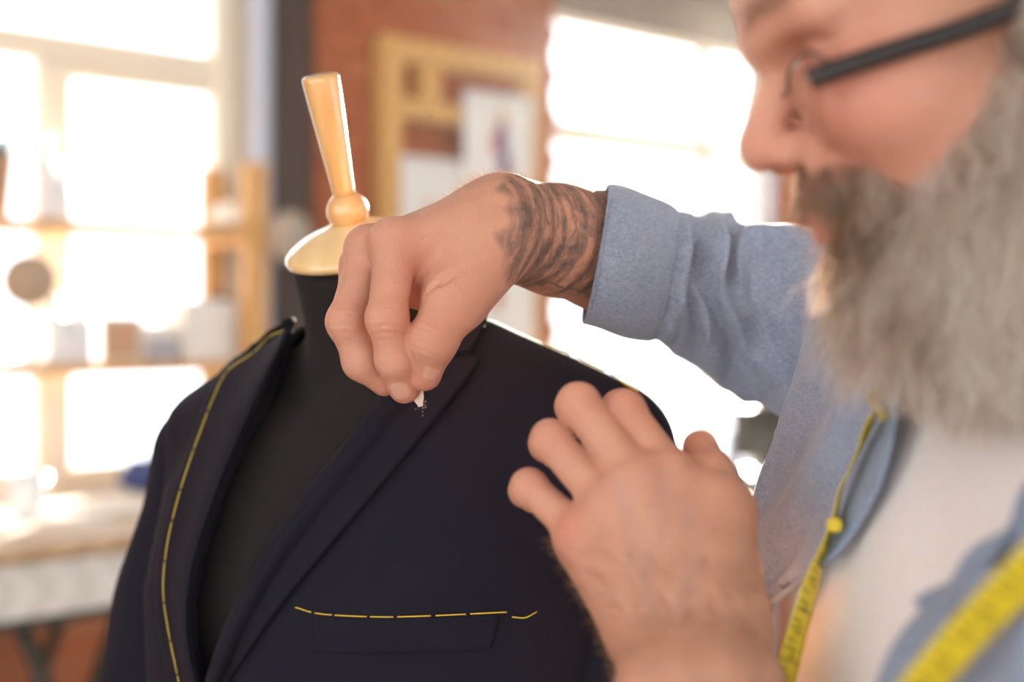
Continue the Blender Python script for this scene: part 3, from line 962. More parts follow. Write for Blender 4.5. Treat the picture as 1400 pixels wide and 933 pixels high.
# sleeves
def sleeve_pts(s):
    return [jw(s*.168, -.006, -.108), jw(s*.196, .004, -.24), jw(s*.222, .02, -.40), jw(s*.222, .06, -.60)]
for s in (-1, 1):
    pts = sleeve_pts(s)
    def f_sl(p):
        d = chain(p, pts, [.052, .056, .054, .048], .02)
        q = jl(p)
        d = d + .0016*np.sin(q[:,2]*60+q[:,0]*40)
        inner = chain(p, pts, [.046, .050, .048, .042], .02)
        d = smax(d, -(q[:,2]+.62), .004)
        d = np.maximum(d, -np.where(q[:,2] < -.3, inner, 1))
        return smax(d, -(torso(p)+.006), .003)
    l2 = np.min(pts, 0)-.08; h2 = np.max(pts, 0)+.08
    v, q = sdf_mesh(f_sl, l2, h2, .004)
    mesh_obj('sleeve', v, q, M['navy'], jacket)

def patch(name, A, B, n, m, iso, mat, parent, thick=.003, fn=None):
    """cloth panel laid on the chest between two edges drawn in the picture; iso(u, v) is its lift"""
    a, b = catmull(A, n), catmull(B, n)
    us = np.linspace(0, 1, n); vs = np.linspace(0, 1, m)
    px = a[:, None]*(1-vs[None, :, None]) + b[:, None]*vs[None, :, None]
    isoG = np.array([[iso(u, w) for w in vs] for u in us]).ravel()
    G = trace(px.reshape(-1, 2), fn or torso, isoG).reshape(n, m, 3)
    return grid_obj(name, G, mat, parent, thick, offset=1.0 if False else -1.0)

def roll(u, w):           # lapel: soft rounded roll at the inner edge, lying flat at the outer one
    return .0075 + .0085*math.exp(-((w-.16)/.22)**2) - .010*math.exp(-(w/.05)**2)*.9
Rl_in = [(585,470),(538,520),(475,608),(402,700),(352,775),(312,858),(280,950)]
Rl_out = [(655,492),(636,524),(560,618),(500,690),(438,764),(378,838),(300,950)]
patch('lapel', Rl_in, Rl_out, 60, 26, roll, M['navy'], jacket, .0032)
Ll_in = [(404,436),(390,480),(363,545),(330,615),(300,690),(275,765),(264,830),(266,890),(278,950)]
Ll_out = [(392,440),(338,478),(302,506),(281,546),(254,618),(231,690),(214,770),(216,860),(236,950)]
def roll_l(u, w):
    return .007 + .012*math.exp(-((w-.22)/.26)**2) - .016*math.exp(-(w/.08)**2)
patch('lapel', Ll_in, Ll_out, 60, 26, roll_l, M['navy'], jacket, .0032)
# collar: turned-down band lying round the neck
Rc_a = [(598,440),(600,462),(588,490)]
Rc_b = [(655,426),(664,442),(642,483)]
patch('collar', Rc_a, Rc_b, 20, 20, lambda u, w: .010 + .005*(1-w), M['navy'], jacket, .0035)
def f_coll(p):
    q = jl(p)
    d = np.abs(rc(p, nb0 - CAX*.02, CAP, .080, .062)) - .004
    h = (p-CAP)@CAX
    d = smax(d, h + .042, .004)
    d = smax(d, -(h + .088), .004)
    return smax(d, q[:,1] - np.where(q[:,0] > 0, .012, -.035), .004)
v, q = sdf_mesh(f_coll, CAP-.16, CAP+.13, .003)
mesh_obj('collar', v, q, M['navy'], jacket)
# breast pocket welt
pw_t = [(430,846),(520,845),(610,843),(684,839)]
pw_b = [(427,893),(515,894),(600,892),(670,888)]
patch('breast_pocket', pw_t, pw_b, 40, 12, lambda u, w: .0068, M['navy'], jacket, .0022)

def surf(px, extra=.0007, base=.0055):
    return trace(np.atleast_2d(px), torso, base+extra)
def stitch(pts, r=.00062, base=.0055):
    a = catmull(pts, 9)
    w = surf(a, .0006, base)
    k = np.sin(np.linspace(0, math.pi, 9))
    mid = trace(a, torso, base + .0004 + .0009*k)
    return MB().tube(list(mid), r, 6).build('basting_stitch', M['thread'], jacket, True)
lb = catmull([(391,451),(368,461),(345,483),(311,507),(292,543),(268,606),(246,672),(229,742),(223,806),(230,862),(240,912),(250,960),(262,1010)], 440)
ld = np.r_[0, np.cumsum(np.linalg.norm(np.diff(lb, axis=0), axis=1))]
def dashes(line, dd, cuts, base):
    for a, b in cuts:
        i, j = np.searchsorted(dd, a), min(np.searchsorted(dd, b), len(line)-1)
        seg = line[i:j+1]
        if len(seg) < 3: continue
        stitch(seg[np.linspace(0, len(seg)-1, 5).astype(int)], .00047, base)
cuts = [(0, 24), (26, 52), (55, 100), (102, 158), (161, 214), (217, 272), (275, 316), (319, 372), (375, 430), (433, 482), (485, 530), (533, 600)]
dashes(lb, ld, cuts, .0098)
pb_ = catmull([(404,831),(440,840),(520,844),(600,842),(680,838),(736,836)], 300)
pd = np.r_[0, np.cumsum(np.linalg.norm(np.diff(pb_, axis=0), axis=1))]
dashes(pb_, pd, [(0, 22), (27, 50), (54, 98), (103, 135), (140, 186), (192, 234), (240, 290)], .0066)
stitch([(700,844),(718,845),(734,837)], .00047, .0066)
# basting on the shoulder seam
for a, b in (((742,470),(780,484)), ((788,488),(826,508)), ((836,512),(872,536))):
    stitch([a, ((a[0]+b[0])/2, (a[1]+b[1])/2+1.0), b], .0007, .006)

# small scatter of chalk dust on the lapel under the chalk
mb = MB()
for k in range(16):
    px = (578+random.gauss(0, 4), 557+random.gauss(0, 4.5))
    c = trace([px], torso, .0145)[0]
    r_ = random.uniform(.0001, .00028)
    mb.obb(c, (r_,0,0), (0,r_,0), (0,0,r_))
lab(mb.build('chalk_dust', M['chalk']), 'specks of chalk dust on the lapel below the chalk', 'dust', kind='stuff')

# ------------------------------------------------------------------ the tailor
CH = np.array([.305, .70, 0])
MS = unit([.335, -.942, 0]); MF = unit([-.942, -.335, 0])      # his left, his front
def ml(p):
    q = p - CH
    return np.stack([q@MS, q@MF, p[:,2]], 1)
def mw(s, f, z): return CH + MS*s + MF*f + UP*z
person = empty('person', (CH[0], CH[1], 0),
               'bearded man in glasses, open chambray shirt and white t-shirt, marking the jacket with chalk', 'person')
_MZ = np.array([.90, 1.00, 1.15, 1.26, 1.32, 1.37, 1.42, 1.46, 1.50])
_MA = np.array([.175, .172, .182, .196, .190, .172, .168, .150, .11])
_MB = np.array([.120, .122, .130, .144, .140, .124, .105, .085, .06])
def man_torso(p, grow=0.0):
    q = ml(p); z = q[:,2]
    a = np.interp(z, _MZ, _MA); b = np.interp(z, _MZ, _MB)
    r = ((np.abs(q[:,0])/a)**2.3 + (np.abs(q[:,1])/b)**2.3)**(1/2.3)
    d = (r-1)*b*.92
    d = smax(d, z-1.49, .05); d = smax(d, .90-z, .01)
    for s in (-1, 1):
        d = smin(d, rc(q, (s*.06, -.02, 1.475), (s*.175, -.01, 1.435), .05, .055), .04)
    return d - grow

# --- head frame
TIP = P(1018, 222, .65)
HP = math.radians(22); HY = math.radians(6)
hx = np.array([-math.cos(HP)*math.cos(HY), math.cos(HP)*math.sin(HY), -math.sin(HP)])
hy = unit(np.cross(UP, hx)); hz = np.cross(hx, hy)
HR = np.stack([hx, hy, hz])
HO = TIP - HR.T @ np.array([.124, 0, -.012])
def hl(p): return (p - HO) @ HR.T
def hw(x, y, z): return HO + HR.T @ np.array([x, y, z])
neck_b = mw(0, -.02, 1.44)
neck_l = HR @ (neck_b - HO)

def f_head_l(q):
    s = np.abs(q[:,1]); qs = q.copy(); qs[:,1] = s
    d = ell(q, (-.005, 0, .048), (.100, .077, .085))
    d = smin(d, ell(q, (.048, 0, .055), (.052, .060, .050)), .02)
    d = smin(d, ell(q, (.042, 0, -.025), (.052, .058, .068)), .02)
    d = smin(d, rc(qs, (.092, .008, .034), (.078, .050, .033), .012, .010), .012)
    d = smin(d, ell(qs, (.062, .044, -.012), (.028, .024, .024)), .016)
    d = smin(d, rc(qs, (.005, .058, -.048), (.072, .022, -.086), .020, .019), .02)
    d = smin(d, ell(q, (.080, 0, -.086), (.020, .022, .018)), .015)
    d = smin(d, ell(q, (.085, 0, -.040), (.021, .030, .024)), .012)
    # eye sockets, lids
    d = smax(d, -ell(qs, (.094, .033, .014), (.017, .019, .012)), .010)
    d = smin(d, ell(qs, (.073, .033, .013), (.0135, .0135, .0125)), .003)
    # nose
    d = smin(d, rc(q, (.092, 0, .024), (.112, 0, -.006), .0075, .0100), .008)
    d = smin(d, ell(q, (.113, 0, -.010), (.0115, .0115, .0105)), .006)
    d = smin(d, ell(qs, (.103, .012, -.016), (.0115, .0075, .0085)), .005)
    d = smax(d, -ell(qs, (.107, .007, -.025), (.006, .004, .004)), .003)
    # lips
    d = smin(d, rc(qs, (.1035, .0, -.044), (.093, .022, -.047), .0062, .003), .004)
    d = smin(d, rc(qs, (.1010, .0, -.0555), (.092, .020, -.051), .0072, .003), .004)
    # ears
    e = ell(qs, (-.012, .081, .005), (.016, .006, .030))
    e = smax(e, -ell(qs, (-.008, .088, .006), (.009, .006, .019)), .004)
    d = smin(d, e, .004)
    d = smin(d, rc(q, (-.025, 0, -.05), neck_l, .056, .062), .03)
    return d
def f_head(p): return f_head_l(hl(p))

# --- right arm and hand (holding the chalk)
R_EL = P(980, 392, 1.045)
R_SH = P(1190, 470, .985)
R_fore = [P(690,315,.900), P(760,328,.935), P(830,345,.965), R_EL]
R_frad = [.0285, .0345, .0385, .036]
RI = [P(541,341,.862), P(529,436,.840), P(541,492,.846), P(553,530,.857)]
RM = [P(506,346,.880), P(475,440,.859), P(495,494,.863), P(526,521,.868)]
RR = [P(493,362,.900), P(478,446,.886), P(500,500,.885), P(527,518,.884)]
RP = [P(502,383,.918), P(492,450,.908), P(508,492,.905), P(527,508,.902)]
RT = [P(655,352,.872), P(621,412,.852), P(591,466,.842), P(580,511,.851)]
def wrinkles(p, d, J, ax, amp=.0006, per=.0036, rad=.0085):
    w = p - J
    s = w @ unit(ax)
    return d + amp*np.cos(2*math.pi*s/per)*np.exp(-(w*w).sum(1)/(2*rad*rad))
def finger(p, J, r, k=.005):
    d = chain(p, J, r, k)
    for i in (1, 2):     # joint swell
        d = smin(d, ell(p, J[i], [r[i]*1.0]*3), .004)
    return d
def f_rhand(p):
    w1, w2, w3 = P(682,302,.880), P(684,300,.898), P(684,310,.915)
    palm = rc(p, w1, RI[0], .0245, .0130)
    palm = smin(palm, rc(p, w2, RM[0], .0245, .0130), .010)
    palm = smin(palm, rc(p, w3, RR[0], .0230, .0120), .010)
    palm = smin(palm, rc(p, w3, RP[0], .0230, .0112), .010)
    fore = chain(p, R_fore, R_frad, .010)
    palm = smin(palm, fore, .022)
    # ball of the thumb and the web
    palm = smin(palm, rc(p, P(672,335,.878), P(628,402,.862), .0255, .0190), .012)
    palm = smin(palm, rc(p, P(566,372,.878), P(622,398,.872), .0115, .0165), .012)
    palm = smin(palm, rc(p, P(540,375,.905), P(620,390,.895), .018, .02), .014)
    # knuckle heads
    palm = smin(palm, ell(p, P(536,327,.860), [.0125]*3), .010)
    palm = smin(palm, ell(p, P(503,338,.880), [.0125]*3), .010)
    out = palm
    for J, r in ((RI, [.0130,.0118,.0113,.0098]), (RM, [.0130,.0119,.0110,.0095]), (RR, [.0122,.0112,.0100,.0085]), (RP, [.0108,.0095,.0088,.0078])):
        f = finger(p, J, r)
        f = smin(f, palm, .007)
        out = smin(out, f, .0012)
    t = chain(p, RT, [.0240, .0180, .0134, .0106], .008)
    t = smin(t, ell(p, RT[2], [.0130]*3), .005)
    t = smin(t, palm, .009)
    out = smin(out, t, .0016)
    # skin folds of the web between thumb and index finger
    for a, b, rr in ((P(574,352,.848), P(577,398,.848), .0022), (P(607,372,.838), P(588,402,.842), .0020), (P(628,362,.838), P(606,392,.838), .0016)):
        out = smax(out, -rc(p, a, b, rr, rr*.4), .004)
    out = wrinkles(p, out, P(526,436,.826), RI[2]-RI[0])
    out = wrinkles(p, out, P(541,491,.834), RI[3]-RI[1], .0004, .003, .006)
    out = wrinkles(p, out, P(470,438,.848), RM[2]-RM[0])
    out = wrinkles(p, out, P(593,465,.829), RT[3]-RT[1], .0006, .004, .009)
    # nails
    out = nail(p, out, P(547,533,.8475), unit(RI[3]-RI[2]), NL_RI)
    out = nail(p, out, P(588,503,.8415), unit(RT[3]-RT[2]), NL_RT)
    return out
def nail_d(p, c, ax, n):
    """lens shaped nail bed: along ax, facing n"""
    b = unit(np.cross(n, ax)); a = np.cross(b, n)
    R = np.stack([a, b, n])
    q = (p-c) @ R.T
    return q
NL_RI = unit([-.35, -.75, -.55]); NL_RT = unit([.55, -.75, -.15])
def nail_mask(p, c, ax, n, L=.0068, W=.0056):
    q = nail_d(p, c, ax, n)
    e = (np.abs(q[:,0])/L)**2.6 + (np.abs(q[:,1])/W)**2.6
    return np.where((np.abs(q[:,2]) < .006), np.clip((1.1-e)*4, 0, 1), 0)
def nail(p, d, c, ax, n):
    return d - .0005*nail_mask(p, c, ax, n)

# --- left hand, spread on the chest of the jacket
L_EL = np.array([.15, .55, 1.16]); L_SH = mw(.185, -.01, 1.435)
LI = [P(916,650,.742), P(853,562,.757), P(848,560,.782), P(856,574,.798)]
LM = [P(870,658,.735), P(791,553,.752), P(786,556,.780), P(795,572,.798)]
LR = [P(830,690,.737), P(753,602,.752), P(749,607,.777), P(758,622,.794)]
LP = [P(794,730,.745), P(723,666,.757), P(719,671,.777), P(727,684,.791)]
LT = [P(978,775,.716), P(983,702,.735), P(972,650,.753), P(956,612,.770)]
def f_lhand(p):
    wa, wb = P(916,866,.702), P(976,858,.704)
    ea, eb = L_EL + np.array([-.012, 0, 0]), L_EL + np.array([.012, 0, 0])
    fa = P(924,960,.664); fb = P(992,960,.664)
    pa = chain(p, [wa, fa, ea], [.0235, .0260, .044], .01)
    pa = smin(pa, chain(p, [wb, fb, eb], [.0235, .0260, .044], .01), .03)
    pa = smin(pa, rc(p, wb, LI[0], .0215, .0118), .02)
    pa = smin(pa, rc(p, (wa+wb)/2, LM[0], .0215, .0118), .02)
    pa = smin(pa, rc(p, wa, LR[0], .0210, .0112), .02)
    pa = smin(pa, rc(p, P(888,842,.712), P(806,746,.743), .0225, .0145), .014)
    pa = smin(pa, rc(p, wa, LP[0], .0215, .0108), .014)
    pa = smin(pa, rc(p, P(965,830,.706), LT[1], .022, .0160), .016)
    pa = smin(pa, rc(p, P(930,690,.748), LT[1], .016, .013), .016)
    for c in (P(915,650,.736), P(869,658,.729), P(829,690,.732), P(793,730,.740)):
        pa = smin(pa, ell(p, c, [.0106]*3), .009)
    out = pa
    for J, r in ((LI, [.0116,.0104,.0097,.0085]), (LM, [.0116,.0104,.0097,.0085]), (LR, [.0106,.0098,.0092,.0080]), (LP, [.0102,.0088,.0082,.0072])):
        f = finger(p, J, r)
        f = smin(f, pa, .006)
        out = smin(out, f, .0012)
    t = chain(p, LT, [.0195, .0150, .0112, .0092], .008)
    t = smin(t, ell(p, LT[2], [.0118]*3), .005)
    out = smin(out, smin(t, pa, .010), .0016)
    # tendons
    for J, w in ((LI, wb), (LM, (wa+wb)/2), (LR, wa)):
        a = J[0]*.85 + w*.15 + np.array([0,-.0125,0]); b = J[0]*.35 + w*.65 + np.array([0,-.0175,0])
        out = smin(out, rc(p, a, b, .0028, .0018), .007)
    for J in (LI, LM, LR, LP):
        out = wrinkles(p, out, J[1]+np.array([0,-.009,0]), J[1]-J[0], .0005, .0042, .0075)
    out = nail(p, out, LT[3]+np.array([.0065,-.002,.004]), unit(LT[3]-LT[2]), NL_LT)
    return out
NL_LT = unit([.85, -.25, .35])

def f_uparm(a, b): return lambda p: rc(p, a, b, .052, .046)
parts = []
def bounds(pts, pad): 
    a = np.array(pts); return a.min(0)-pad, a.max(0)+pad
lo_, hi_ = bounds([P(455,300,.87), P(455,545,.86), P(520,540,.93), P(845,420,1.0), P(845,250,1.0), P(600,260,.83)], .022)
vR, qR = sdf_mesh(f_rhand, lo_, hi_, .0013)
keepR = None
lo_, hi_ = bounds([P(700,520,.78), P(700,700,.80), P(1050,620,.70), P(860,980,.63), P(1070,980,.63)], .015)
vL, qL = sdf_mesh(f_lhand, lo_, hi_, .0016)
lo_, hi_ = bounds([hw(.13,.1,.14), hw(-.11,-.1,-.12), hw(.13,-.1,-.12), hw(-.11,.1,.14), neck_b], .04)
vH, qH = sdf_mesh(f_head, lo_, hi_, .0028)
def f_rest(p):
    d = man_torso(p, -.004)
    d = smin(d, rc(p, R_SH, R_EL, .028, .028), .01)
    d = smin(d, rc(p, R_EL, P(800,338,.97), .030, .030), .01)
    d = smin(d, rc(p, L_SH, L_EL, .050, .044), .03)
    d = smin(d, rc(p, L_EL, P(958,990,.655), .044, .034), .02)
    return d
vB, qB = sdf_mesh(f_rest, np.array([-.0, .38, .86]), np.array([.62, 1.24, 1.56]), .008)
segs = [(vR, qR), (vL, qL), (vH, qH), (vB, qB)]
V = []; Q = []; n0 = 0
for v, q in segs:
    V.append(v); Q.append(q+n0); n0 += len(v)
nR, nL, nH = len(vR), len(vL), len(vH)
V = np.vstack(V); Q = np.vstack(Q)
n = len(V)
red = np.zeros(n); nailA = np.zeros(n); ink = np.zeros(n); au = np.zeros(n); av = np.zeros(n); ink_l = np.zeros(n); vein = np.zeros(n)
def spot(c, r, idx): return np.exp(-((V[idx]-c)**2).sum(1)/(2*r*r))
iR = slice(0, nR); iL = slice(nR, nR+nL); iH = slice(nR+nL, nR+nL+nH)
for J in (RI, RM, RR, RP):
    red[iR] += .8*spot(J[1], .010, iR) + .45*spot(J[0], .014, iR) + .6*spot(J[3], .010, iR) + .3*spot(J[2], .008, iR)
red[iR] += .6*spot(RT[3], .012, iR) + .4*spot(RT[2], .012, iR) + .35*spot(P(590,400,.85), .02, iR)
for J in (LI, LM, LR, LP):
    red[iL] += .5*spot(J[1]+np.array([0,-.006,0]), .008, iL) + .35*spot(J[0], .012, iL)
red[iL] += .7*spot(P(770,728,.728), .008, iL) + .6*spot(LT[3], .010, iL)
nailA[iR] = np.maximum(nail_mask(V[iR], P(547,533,.8475), unit(RI[3]-RI[2]), NL_RI), nail_mask(V[iR], P(588,503,.8415), unit(RT[3]-RT[2]), NL_RT))
nailA[iL] = nail_mask(V[iL], LT[3]+np.array([.0065,-.002,.004]), unit(LT[3]-LT[2]), NL_LT)
# forearm coordinates for the tattoo
ax = unit(R_EL - R_fore[0])
au[iR] = (V[iR]-R_fore[0]) @ ax
b1 = unit(np.cross(ax, [0,1,0])); b2 = np.cross(ax, b1)
rel = V[iR]-R_fore[0]
av[iR] = np.arctan2(rel@b1, rel@b2)*.04
edge = .006*np.sin(av[iR]*140) + .004*np.sin(av[iR]*330+1)
ink[iR] = np.clip((V[iR][:,0]-P(684,315,.88)[0]-.6*edge)/.008, 0, 1)
lw = av[iR] - (np.median(av[iR]) )
# outline stroke of the tattoo low on the forearm
pxv = (V[iR][:,0]/V[iR][:,1])*F+700; pyv = 430-(V[iR][:,2]-CAMZ)/V[iR][:,1]*F
line = catmull([(683,360),(710,372),(742,380),(768,392),(792,396),(815,410),(830,418)], 80)
tl3 = trace(line, lambda p: chain(p, R_fore, R_frad, .010), 0.0, .6, 1.3)
dm = np.full(nR, 1e9)
for c in tl3: dm = np.minimum(dm, np.linalg.norm(V[iR]-c, axis=1))
ink_l[iR] = np.clip((.0022-dm)/.0012, 0, 1)
low = np.clip(1-((tl3[:,2].mean()-.004) - V[iR][:,2])/.006, 0, 1)
ink[iR] *= np.maximum(np.clip(.25+low, 0, 1), ink_l[iR])
# veins on the back of the left hand
for a in (np.linspace(0,1,14),):
    for w in ([(905,650),(900,720),(880,790),(900,850)], [(845,660),(862,720),(870,770),(880,790)], [(935,690),(950,760),(930,830)]):
        for c in trace(catmull(w, 16), f_lhand, 0, .5, .9):
            vein[iL] = np.maximum(vein[iL], spot(c, .0035, iL))
qh = hl(V[iH])
red[iH] = .8*np.exp(-((qh-np.array([.075,.05,-.012]))**2).sum(1)/(2*.028**2)) + .5*np.exp(-((qh-np.array([.115,0,-.01]))**2).sum(1)/(2*.014**2)) \
    + .9*np.exp(-(((qh-np.array([.100,0,-.050]))/np.array([.02,.02,.008]))**2).sum(1)/2)
red = np.clip(red, 0, 1)
mesh_obj('body', V, Q, M['skin'], person, True, dict(red=red, nail=nailA, ink=ink, arm_u=au, arm_v=av, ink_line=ink_l, vein=vein))

# --- clothes
v, q = sdf_mesh(lambda p: smax(man_torso(p, .004) + .0012*np.sin(p[:,2]*60+ml(p)[:,0]*35)*np.sin(ml(p)[:,0]*40), -rc(p, neck_b-UP*.05, HO, .066, .066), .006),
                np.array([-.0, .38, .86]), np.array([.62, 1.0, 1.56]), .006)
mesh_obj('t_shirt', v, q, M['tshirt'], person)

# shirt back and sides: a shell that stays open at the front
def f_shirt(p):
    q = ml(p)
    d = np.abs(man_torso(p, .014) + .002*np.sin(q[:,2]*45+q[:,0]*30)) - .0045
    d = smax(d, q[:,1]-.03 - .0*q[:,0], .006)
    d = smax(d, -rc(p, neck_b-UP*.05, HO, .075, .075), .006)
    return d
v, q = sdf_mesh(f_shirt, np.array([-.02, .35, .86]), np.array([.65, 1.05, 1.58]), .0045)
mesh_obj('shirt_back', v, q, M['denim'], person)

def explicit(name, rows, n, m, mat, parent, thick=.002, fold=None):
    """panel from rows of (px, py, depth) control points"""
    R_ = [catmull([P(*c) for c in r], m) for r in rows]
    R_ = np.array(R_)
    G = np.stack([catmull(R_[:, j], n) for j in range(m)], 1)
    if fold is not None:
        du = np.gradient(G, axis=0); dv = np.gradient(G, axis=1)
        nn = np.cross(du, dv); nn /= np.maximum(np.linalg.norm(nn, axis=2, keepdims=True), 1e-12)
        nn *= np.sign(-(nn[..., 1:2]) + 1e-9)
        U, W = np.meshgrid(np.linspace(0,1,n), np.linspace(0,1,m), indexing='ij')
        G = G + nn*fold(U, W)[..., None]
    return grid_obj(name, G, mat, parent, thick), G
# right front of the shirt (far side), from the shoulder down to where it hangs open
rows = [
 [(1150,380,.93),(1122,410,.885),(1145,415,.84),(1190,430,.785),(1240,450,.735)],
 [(1130,470,.94),(1102,482,.885),(1125,490,.835),(1170,505,.770),(1232,520,.708)],
 [(1100,555,.94),(1072,562,.885),(1100,570,.83),(1155,580,.763),(1225,592,.695)],
 [(1075,640,.93),(1046,650,.875),(1080,656,.82),(1135,662,.752),(1206,664,.692)],
 [(1060,710,.92),(1030,722,.865),(1062,728,.81),(1110,728,.752),(1172,728,.706)],
 [(1055,780,.92),(1022,792,.86),(1045,795,.815),(1082,785,.762),(1128,776,.716)],
 [(1050,850,.92),(1028,858,.86),(1034,852,.83),(1042,844,.785),(1052,834,.76)],
]
def fold_r(U, W):
    s = np.sin(9*(U*1.2 + W*1.6)) * .0035 + np.sin(17*(U*.7+W*1.3)+1)*.0015
    return s*np.sin(math.pi*np.clip(W, 0, 1))**.5
shp, Gp = explicit('shirt_front', rows, 70, 60, M['denim'], person, .0022, fold_r)
# raised seam and stitching
i0 = 17
mb = MB(); mb.tube([Gp[i, i0] + np.array([0,-.0012,0]) for i in range(0, 66)], .0016, 6).build('shoulder_seam', M['denim'], person, True)
for i in range(2, 62, 2):
    pass
# hem stitching: short pale stitches near the lower edge
a = Gp[46, 14:58:1]
mb = MB()
for k in range(0, len(a)-1):
    p0, p1 = a[k], a[k+1]
    for s0, s1 in ((.1, .35), (.6, .85)):
        mb.tube([p0+(p1-p0)*s0+np.array([0,-.0008,0]), p0+(p1-p0)*s1+np.array([0,-.0008,0])], .0004, 4)
mb.build('hem_stitching', M['stitch'], person, True)
mb = MB()
for off_ in (16, 20):
    for i in range(0, 66):
        mb.tube([Gp[i, off_]*.8+Gp[i+1, off_]*.2+np.array([0,-.001,0]), Gp[i, off_]*.25+Gp[i+1, off_]*.75+np.array([0,-.001,0])], .0004, 4)
mb.build('seam_stitching', M['stitch'], person, True)

# left front of the shirt (near side, lower right)
rows = [
 [(1500,600,.50),(1452,620,.525),(1425,660,.545),(1405,705,.56)],
 [(1520,690,.48),(1440,705,.505),(1385,730,.535),(1338,762,.560)],
 [(1520,790,.465),(1420,795,.495),(1340,810,.525),(1262,830,.560)],
 [(1520,890,.455),(1400,892,.488),(1300,900,.525),(1212,896,.562)],
 [(1520,1010,.45),(1390,1010,.48),(1280,1010,.52),(1182,1000,.565)],
]
explicit('shirt_front', rows, 50, 40, M['denim'], person, .0025, lambda U, W: .0035*np.sin(11*(U*.6-W*1.1)) + .002*np.sin(23*(W+U*.4)))
# turned facing along the near edge
rows = [
 [(1425,655,.540),(1405,705,.552)],
 [(1375,735,.532),(1336,764,.552)],
 [(1310,815,.530),(1260,832,.552)],
 [(1262,905,.530),(1210,898,.554)],
 [(1236,1010,.530),(1180,1000,.556)],
]
explicit('shirt_facing', rows, 40, 8, M['denim'], person, .0022)

# right sleeve with its rolled cuff
def sleeve_loft(name, st, n, m, mat, thick, fold=None):
    top = catmull([s[0] + (0,) for s in st], n)[:, :2]; bot = catmull([s[1] + (0,) for s in st], n)[:, :2]
    u0 = np.linspace(0, 1, len(st)); u = np.linspace(0, 1, n)
    Yc = np.interp(u, u0, [s[2] for s in st]); dp = np.interp(u, u0, [s[3] for s in st])
    ker = np.array([1, 2, 3, 2, 1.])/9
    Yc = np.convolve(np.r_[[Yc[0]]*2, Yc, [Yc[-1]]*2], ker, 'valid'); dp = np.convolve(np.r_[[dp[0]]*2, dp, [dp[-1]]*2], ker, 'valid')
    G = np.zeros((n, m, 3))
    cen = []
    for i in range(n):
        a = P(*top[i], Yc[i]); b = P(*bot[i], Yc[i])
        cen.append(((a+b)/2, (a-b)/2))
    for i in range(n):
        c, e = cen[i]
        t = unit(cen[min(i+1, n-1)][0]-cen[max(i-1, 0)][0])
        e_ = e
        w = np.array([0, -1.0, 0])*dp[i]
        for k in range(m):
            th = 2*math.pi*k/m
            r = 1.0 + (fold(u[i], th) if fold else 0)
            cs, sn = math.cos(th), math.sin(th)
            cs = math.copysign(abs(cs)**.92, cs); sn = math.copysign(abs(sn)**.92, sn)
            G[i, k] = c + r*(e_*cs + w*sn)
    if name == 'sleeve': G = crease_push(G)
    return grid_obj(name, G, mat, person, thick, closed=True), G
sleeve_st = [((846,262),(812,444),.97,.048), ((885,272),(850,458),.99,.050), ((930,288),(902,468),1.01,.054), ((966,295),(940,494),1.025,.058),
             ((1000,297),(982,520),1.03,.060), ((1048,303),(1022,545),1.02,.064), ((1110,313),(1064,566),.985,.066), ((1180,335),(1110,600),.94,.068), ((1260,380),(1180,610),.88,.066)]
def ridge(x): return (1-abs(math.sin(x)))**1.6
def fold_s(u, th):
    s = math.cos(th)
    env = math.exp(-((u-.36)/.16)**2)
    f = .020*math.sin(u*34 - s*2.2 + .8*math.sin(th*2))*(.3+env)
    f += .010*math.sin(u*60+s*7+math.sin(th*3)*1.5)
    return f
CREASE = [  # folds of the bent sleeve: path, depth, half width in picture units
 ([(926,284),(922,340),(910,400),(900,470)], .0050, 8),
 ([(945,286),(950,340),(946,400),(948,450),(944,500)], .0085, 11),
 ([(964,296),(960,355),(975,425),(1012,492),(1050,530)], .0075, 9),
 ([(1078,300),(1016,306),(994,338),(997,385),(1010,420)], .0062, 8),
 ([(1100,330),(1040,345),(1030,400),(1050,460),(1075,500)], .0030, 14),
 ([(985,470),(1010,520),(1050,548)], .0050, 9),
 ([(920,420),(925,450),(918,475)], .0050, 8),
 ([(1110,360),(1075,400),(1080,450)], .0026, 12),
]
def crease_push(G):
    n_, m_, _ = G.shape
    du = np.gradient(G, axis=0)
    dv = np.roll(G, -1, 1) - np.roll(G, 1, 1)
    nn = np.cross(du, dv); nn /= np.maximum(np.linalg.norm(nn, axis=2, keepdims=True), 1e-12)
    c = G.mean(1, keepdims=True)
    sg = np.sign(((G-c)*nn).sum(2).mean())
    nn *= sg
    px = G[..., 0]/G[..., 1]*F+700; py = 430-(G[..., 2]-CAMZ)/G[..., 1]*F
    front = np.clip((-nn[..., 1]+.25)/.3, 0, 1)
    out = np.zeros(px.shape)
    for path, dep, w in CREASE:
        L = catmull(path, 60); d = np.full(px.shape, 1e9); end = np.ones(px.shape)
        for k, (x, y) in enumerate(L):
            e = np.hypot(px-x, py-y); m_k = e < d
            d[m_k] = e[m_k]; end[m_k] = min(1, .25+3*min(k, 59-k)/59)
        out += 1.25*dep*end*(-np.exp(-(d/w)**2) + .62*np.exp(-((d-2.1*w)/(1.1*w))**2))
    return G + nn*(out*front)[..., None]
sleeve_loft('sleeve', sleeve_st, 130, 110, M['denim'], .002, fold_s)
cuff_st = [((830,258),(799,438),.955,.050), ((832,254),(797,444),.958,.0535), ((858,258),(822,452),.967,.0575), ((892,270),(858,464),.98,.0600), ((915,281),(884,468),.995,.0600), ((924,288),(893,466),1.003,.055)]
def fold_c(u, th):
    return .012*math.sin(3*th+u*2) + .008*math.sin(7*th+4*u+1) + .006*math.sin(u*9+th)
sleeve_loft('cuff', cuff_st, 46, 90, M['denim'], .003, fold_c)

